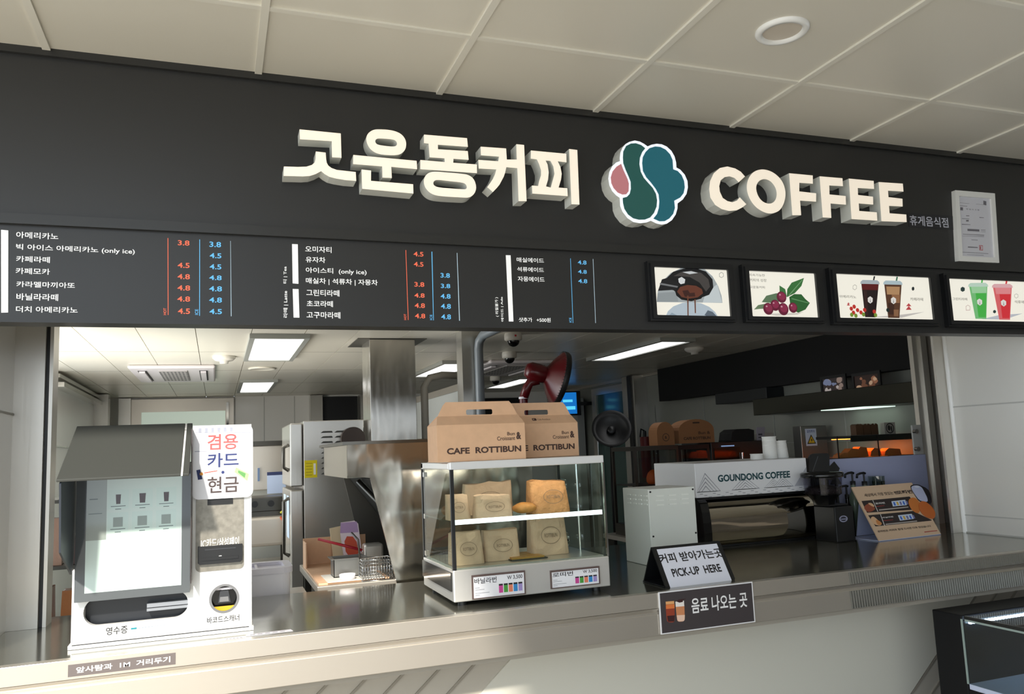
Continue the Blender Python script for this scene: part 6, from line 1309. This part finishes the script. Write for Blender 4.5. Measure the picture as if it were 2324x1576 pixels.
b = MB(); b.box(4.30, 4.66, 1.55, 1.75, 1.567, 1.5715); b.build('heat_lamp', M('heat_lamp', (255, 150, 70), 0.4, es=8.0, ecol=(255, 120, 40)), wd)
for i, (x, y, w, h) in enumerate(((4.17, 1.52, .05, .03), (4.26, 1.55, .05, .055), (4.34, 1.56, .05, .062), (4.45, 1.56, .045, .05), (4.55, 1.54, .05, .045), (4.62, 1.56, .04, .04))):
    m = MB(); m.prism([(x - w, 1.4555), (x + w, 1.4555), (x + w * .8, 1.4555 + h * .9), (x - w * .2, 1.4555 + h), (x - w * .8, 1.4555 + h * .6)], FZ(y - .03), -.06, 0)
    tag(m.build('bread_bag', M('amber_paper', (190, 116, 62), 0.6)), ('leftmost small', 'second', 'tall third', 'fourth', 'fifth', 'rightmost')[i] + ' orange lit bread bag counted from the left in the food warmer', 'bread bag', 'bread bags in the food warmer')
for i in range(3):
    m = MB(); x = 4.365 + .062 * i; m.prism([(x - .028, 1.5905), (x + .028, 1.5905), (x + .028, 1.655), (x + .012, 1.664), (x, 1.652), (x - .012, 1.664), (x - .028, 1.655)], FZ(1.56), -.05, 0)
    tag(m.build('brown_packet', M('deep_brown_packet', (88, 62, 40), 0.6), None, 0.003), ('left', 'middle', 'right')[i] + ' dark brown packet of three on the food warmer', 'packet', 'packets on the food warmer')
b = MB(); e = ell(4.62, 1.628, .034, .034, 26); b.box(4.575, 4.665, 1.565, 1.60, 1.5905, 1.666, 0); b.ring(e, inset(e, .8), FZ(1.5645), 0.0, 1); b.flat(ell(4.612, 1.63, .012, .018, 14), FZ(1.5645), 0.0002, 1); b.flat(ell(4.632, 1.624, .006, .02, 14), FZ(1.5645), 0.0002, 1); tag(b.build('logo_box', [INK((176, 170, 160)), INK((40, 36, 34))]), 'pale box with a round dark logo beside the brown packets', 'box')
hp = thing('hinged_panel', 'pale grey panel with two chrome clamps above the partition end', 'panel', (4.26, 1.0, 1.47))
b = MB(); b.box(4.222, 4.292, 1.001, 1.012, 1.4685, 1.637); b.build('plate', M('pale_panel', (176, 176, 172), 0.4), hp, 0.003)
for z in (1.50, 1.60):
    b = MB(); b.cyl((4.233, 1.001, z), (4.233, 0.98, z), 0.013, n=18); b.build('clamp', chrome, hp)
# black till screens
ps_ = thing('till_screen', 'black tilted till screen standing behind the coffee machine at right', 'till', (3.47, 0.93, CT))
b = MB(); q = Fr((3.40, 0.915, 1.385), (.95, -.2, 0), (.25, .15, 1)); b.prism(rrect(0, .115, 0, .125, .02), q, -.016, 0); b.build('screen', black_satin, ps_); b = MB(); b.tube([(3.475, 0.935, 1.40), (3.475, 0.955, 1.33), (3.475, 0.96, CT)], .016); b.build('stand', black_satin, ps_); b = MB(); b.prism([(.015, .02), (.018, .02), (.05, .11), (.047, .11)], q, 0, .001); b.build('edge_glint', INK((90, 92, 96)), ps_)
b = MB(); q = Fr((3.515, 0.925, 1.365), (.9, -.3, 0), (.3, .2, 1)); b.prism([(0, 0), (.055, 0), (.075, .06), (.045, .10), (0.015, .07)], q, -.012, 0); b.tube([(3.53, 0.935, 1.375), (3.53, 0.95, CT)], .010); tag(b.build('customer_display', black_satin), 'small black diamond shaped display beside the till screen', 'display')
b = MB(); b.prism([(3.585, 1.335), (3.645, 1.335), (3.617, 1.38)], FZ(0.955), -.02, 0); b.tube([(3.617, 0.965, 1.337), (3.617, 0.97, CT)], .009); tag(b.build('card_terminal', black_satin), 'small black card terminal peak right of the diamond display', 'card terminal')
b = MB(); b.box(3.40, 3.495, 1.02, 1.10, 1.33, 1.385); b.box(3.455, 3.49, 1.03, 1.09, CT, 1.33, 1); tag(b.build('receipt_printer', [M('pale_printer', (176, 180, 184), 0.4), black_satin]), 'pale receipt printer under the till screen', 'printer')
b = MB(); b.box(3.455, 3.54, 1.15, 1.22, CT, 1.42); tag(b.build('syrup_pouch', M('mustard_pack', (132, 116, 56), 0.5), None, 0.01), 'mustard coloured pack between coffee machine and grinder hopper', 'pack')
b = MB(); b.cyl((4.58, 4.75, 1.25), (4.58, 4.75, 1.66), .05); b.cyl((4.58, 4.75, 1.66), (4.58, 4.75, 1.72), .018, mi=1); b.tube([(4.58, 4.75, 1.72), (4.53, 4.73, 1.74), (4.51, 4.72, 1.66)], .008, mi=1); b.box(4.6, 4.75, 4.72, 4.78, 1.24, 1.25, 1)
tag(b.build('fire_extinguisher', [M('extinguisher_red', (120, 22, 26), 0.35), black_satin]), 'dark red fire extinguisher by the steel post on the right wall', 'fire extinguisher')
# rack of packets behind the left jamb
rk = thing('snack_rack', 'narrow dark metal rack with snack packets behind the left steel jamb', 'rack', (-0.13, 1.5, 0))
for z in (0.92, 1.18, 1.46):
    b = MB(); b.box(-0.38, 0.10, 1.40, 1.72, z - .015, z); b.build('shelf', steel_dark, rk)
for x in (-0.38, 0.085):
    for y in (1.40, 1.705):
        b = MB(); b.box(x, x + .015, y, y + .015, 0, 1.46); b.build('upright', steel_dark, rk)
for i, (x, z, w, h, c, lb) in enumerate(((-0.27, .9205, .09, .17, (150, 84, 40), 'orange brown snack packet on the lower shelf of the rack'), (-0.15, .9205, .10, .15, (176, 110, 60), 'tan snack packet on the lower shelf of the rack nearest the kiosk'), (-0.24, 1.1805, .09, .2, (190, 150, 128), 'pale pink packet on the middle shelf of the rack'), (-0.12, 1.1805, .08, .12, (90, 70, 66), 'dark brown packet on the middle shelf of the rack'), (-0.17, 1.4605, .18, .05, (232, 226, 210), 'white flat carton on the top shelf of the rack'))):
    b = MB(); b.prism([(x, z), (x + w, z), (x + w * .95, z + h), (x + w * .05, z + h)], FZ(1.44), -.08, 0)
    tag(b.build('snack_packet', M('packet_%d_%d_%d' % c, c, 0.4, bump=((30, 30, 30), .4, .006)), None, 0.006), lb, 'packet', 'packets on the snack rack')
for o in S.objects:
    if o.type == 'MESH' and o.parent is None and 'kind' not in o and 'category' not in o:
        print('UNTAGGED', o.name)
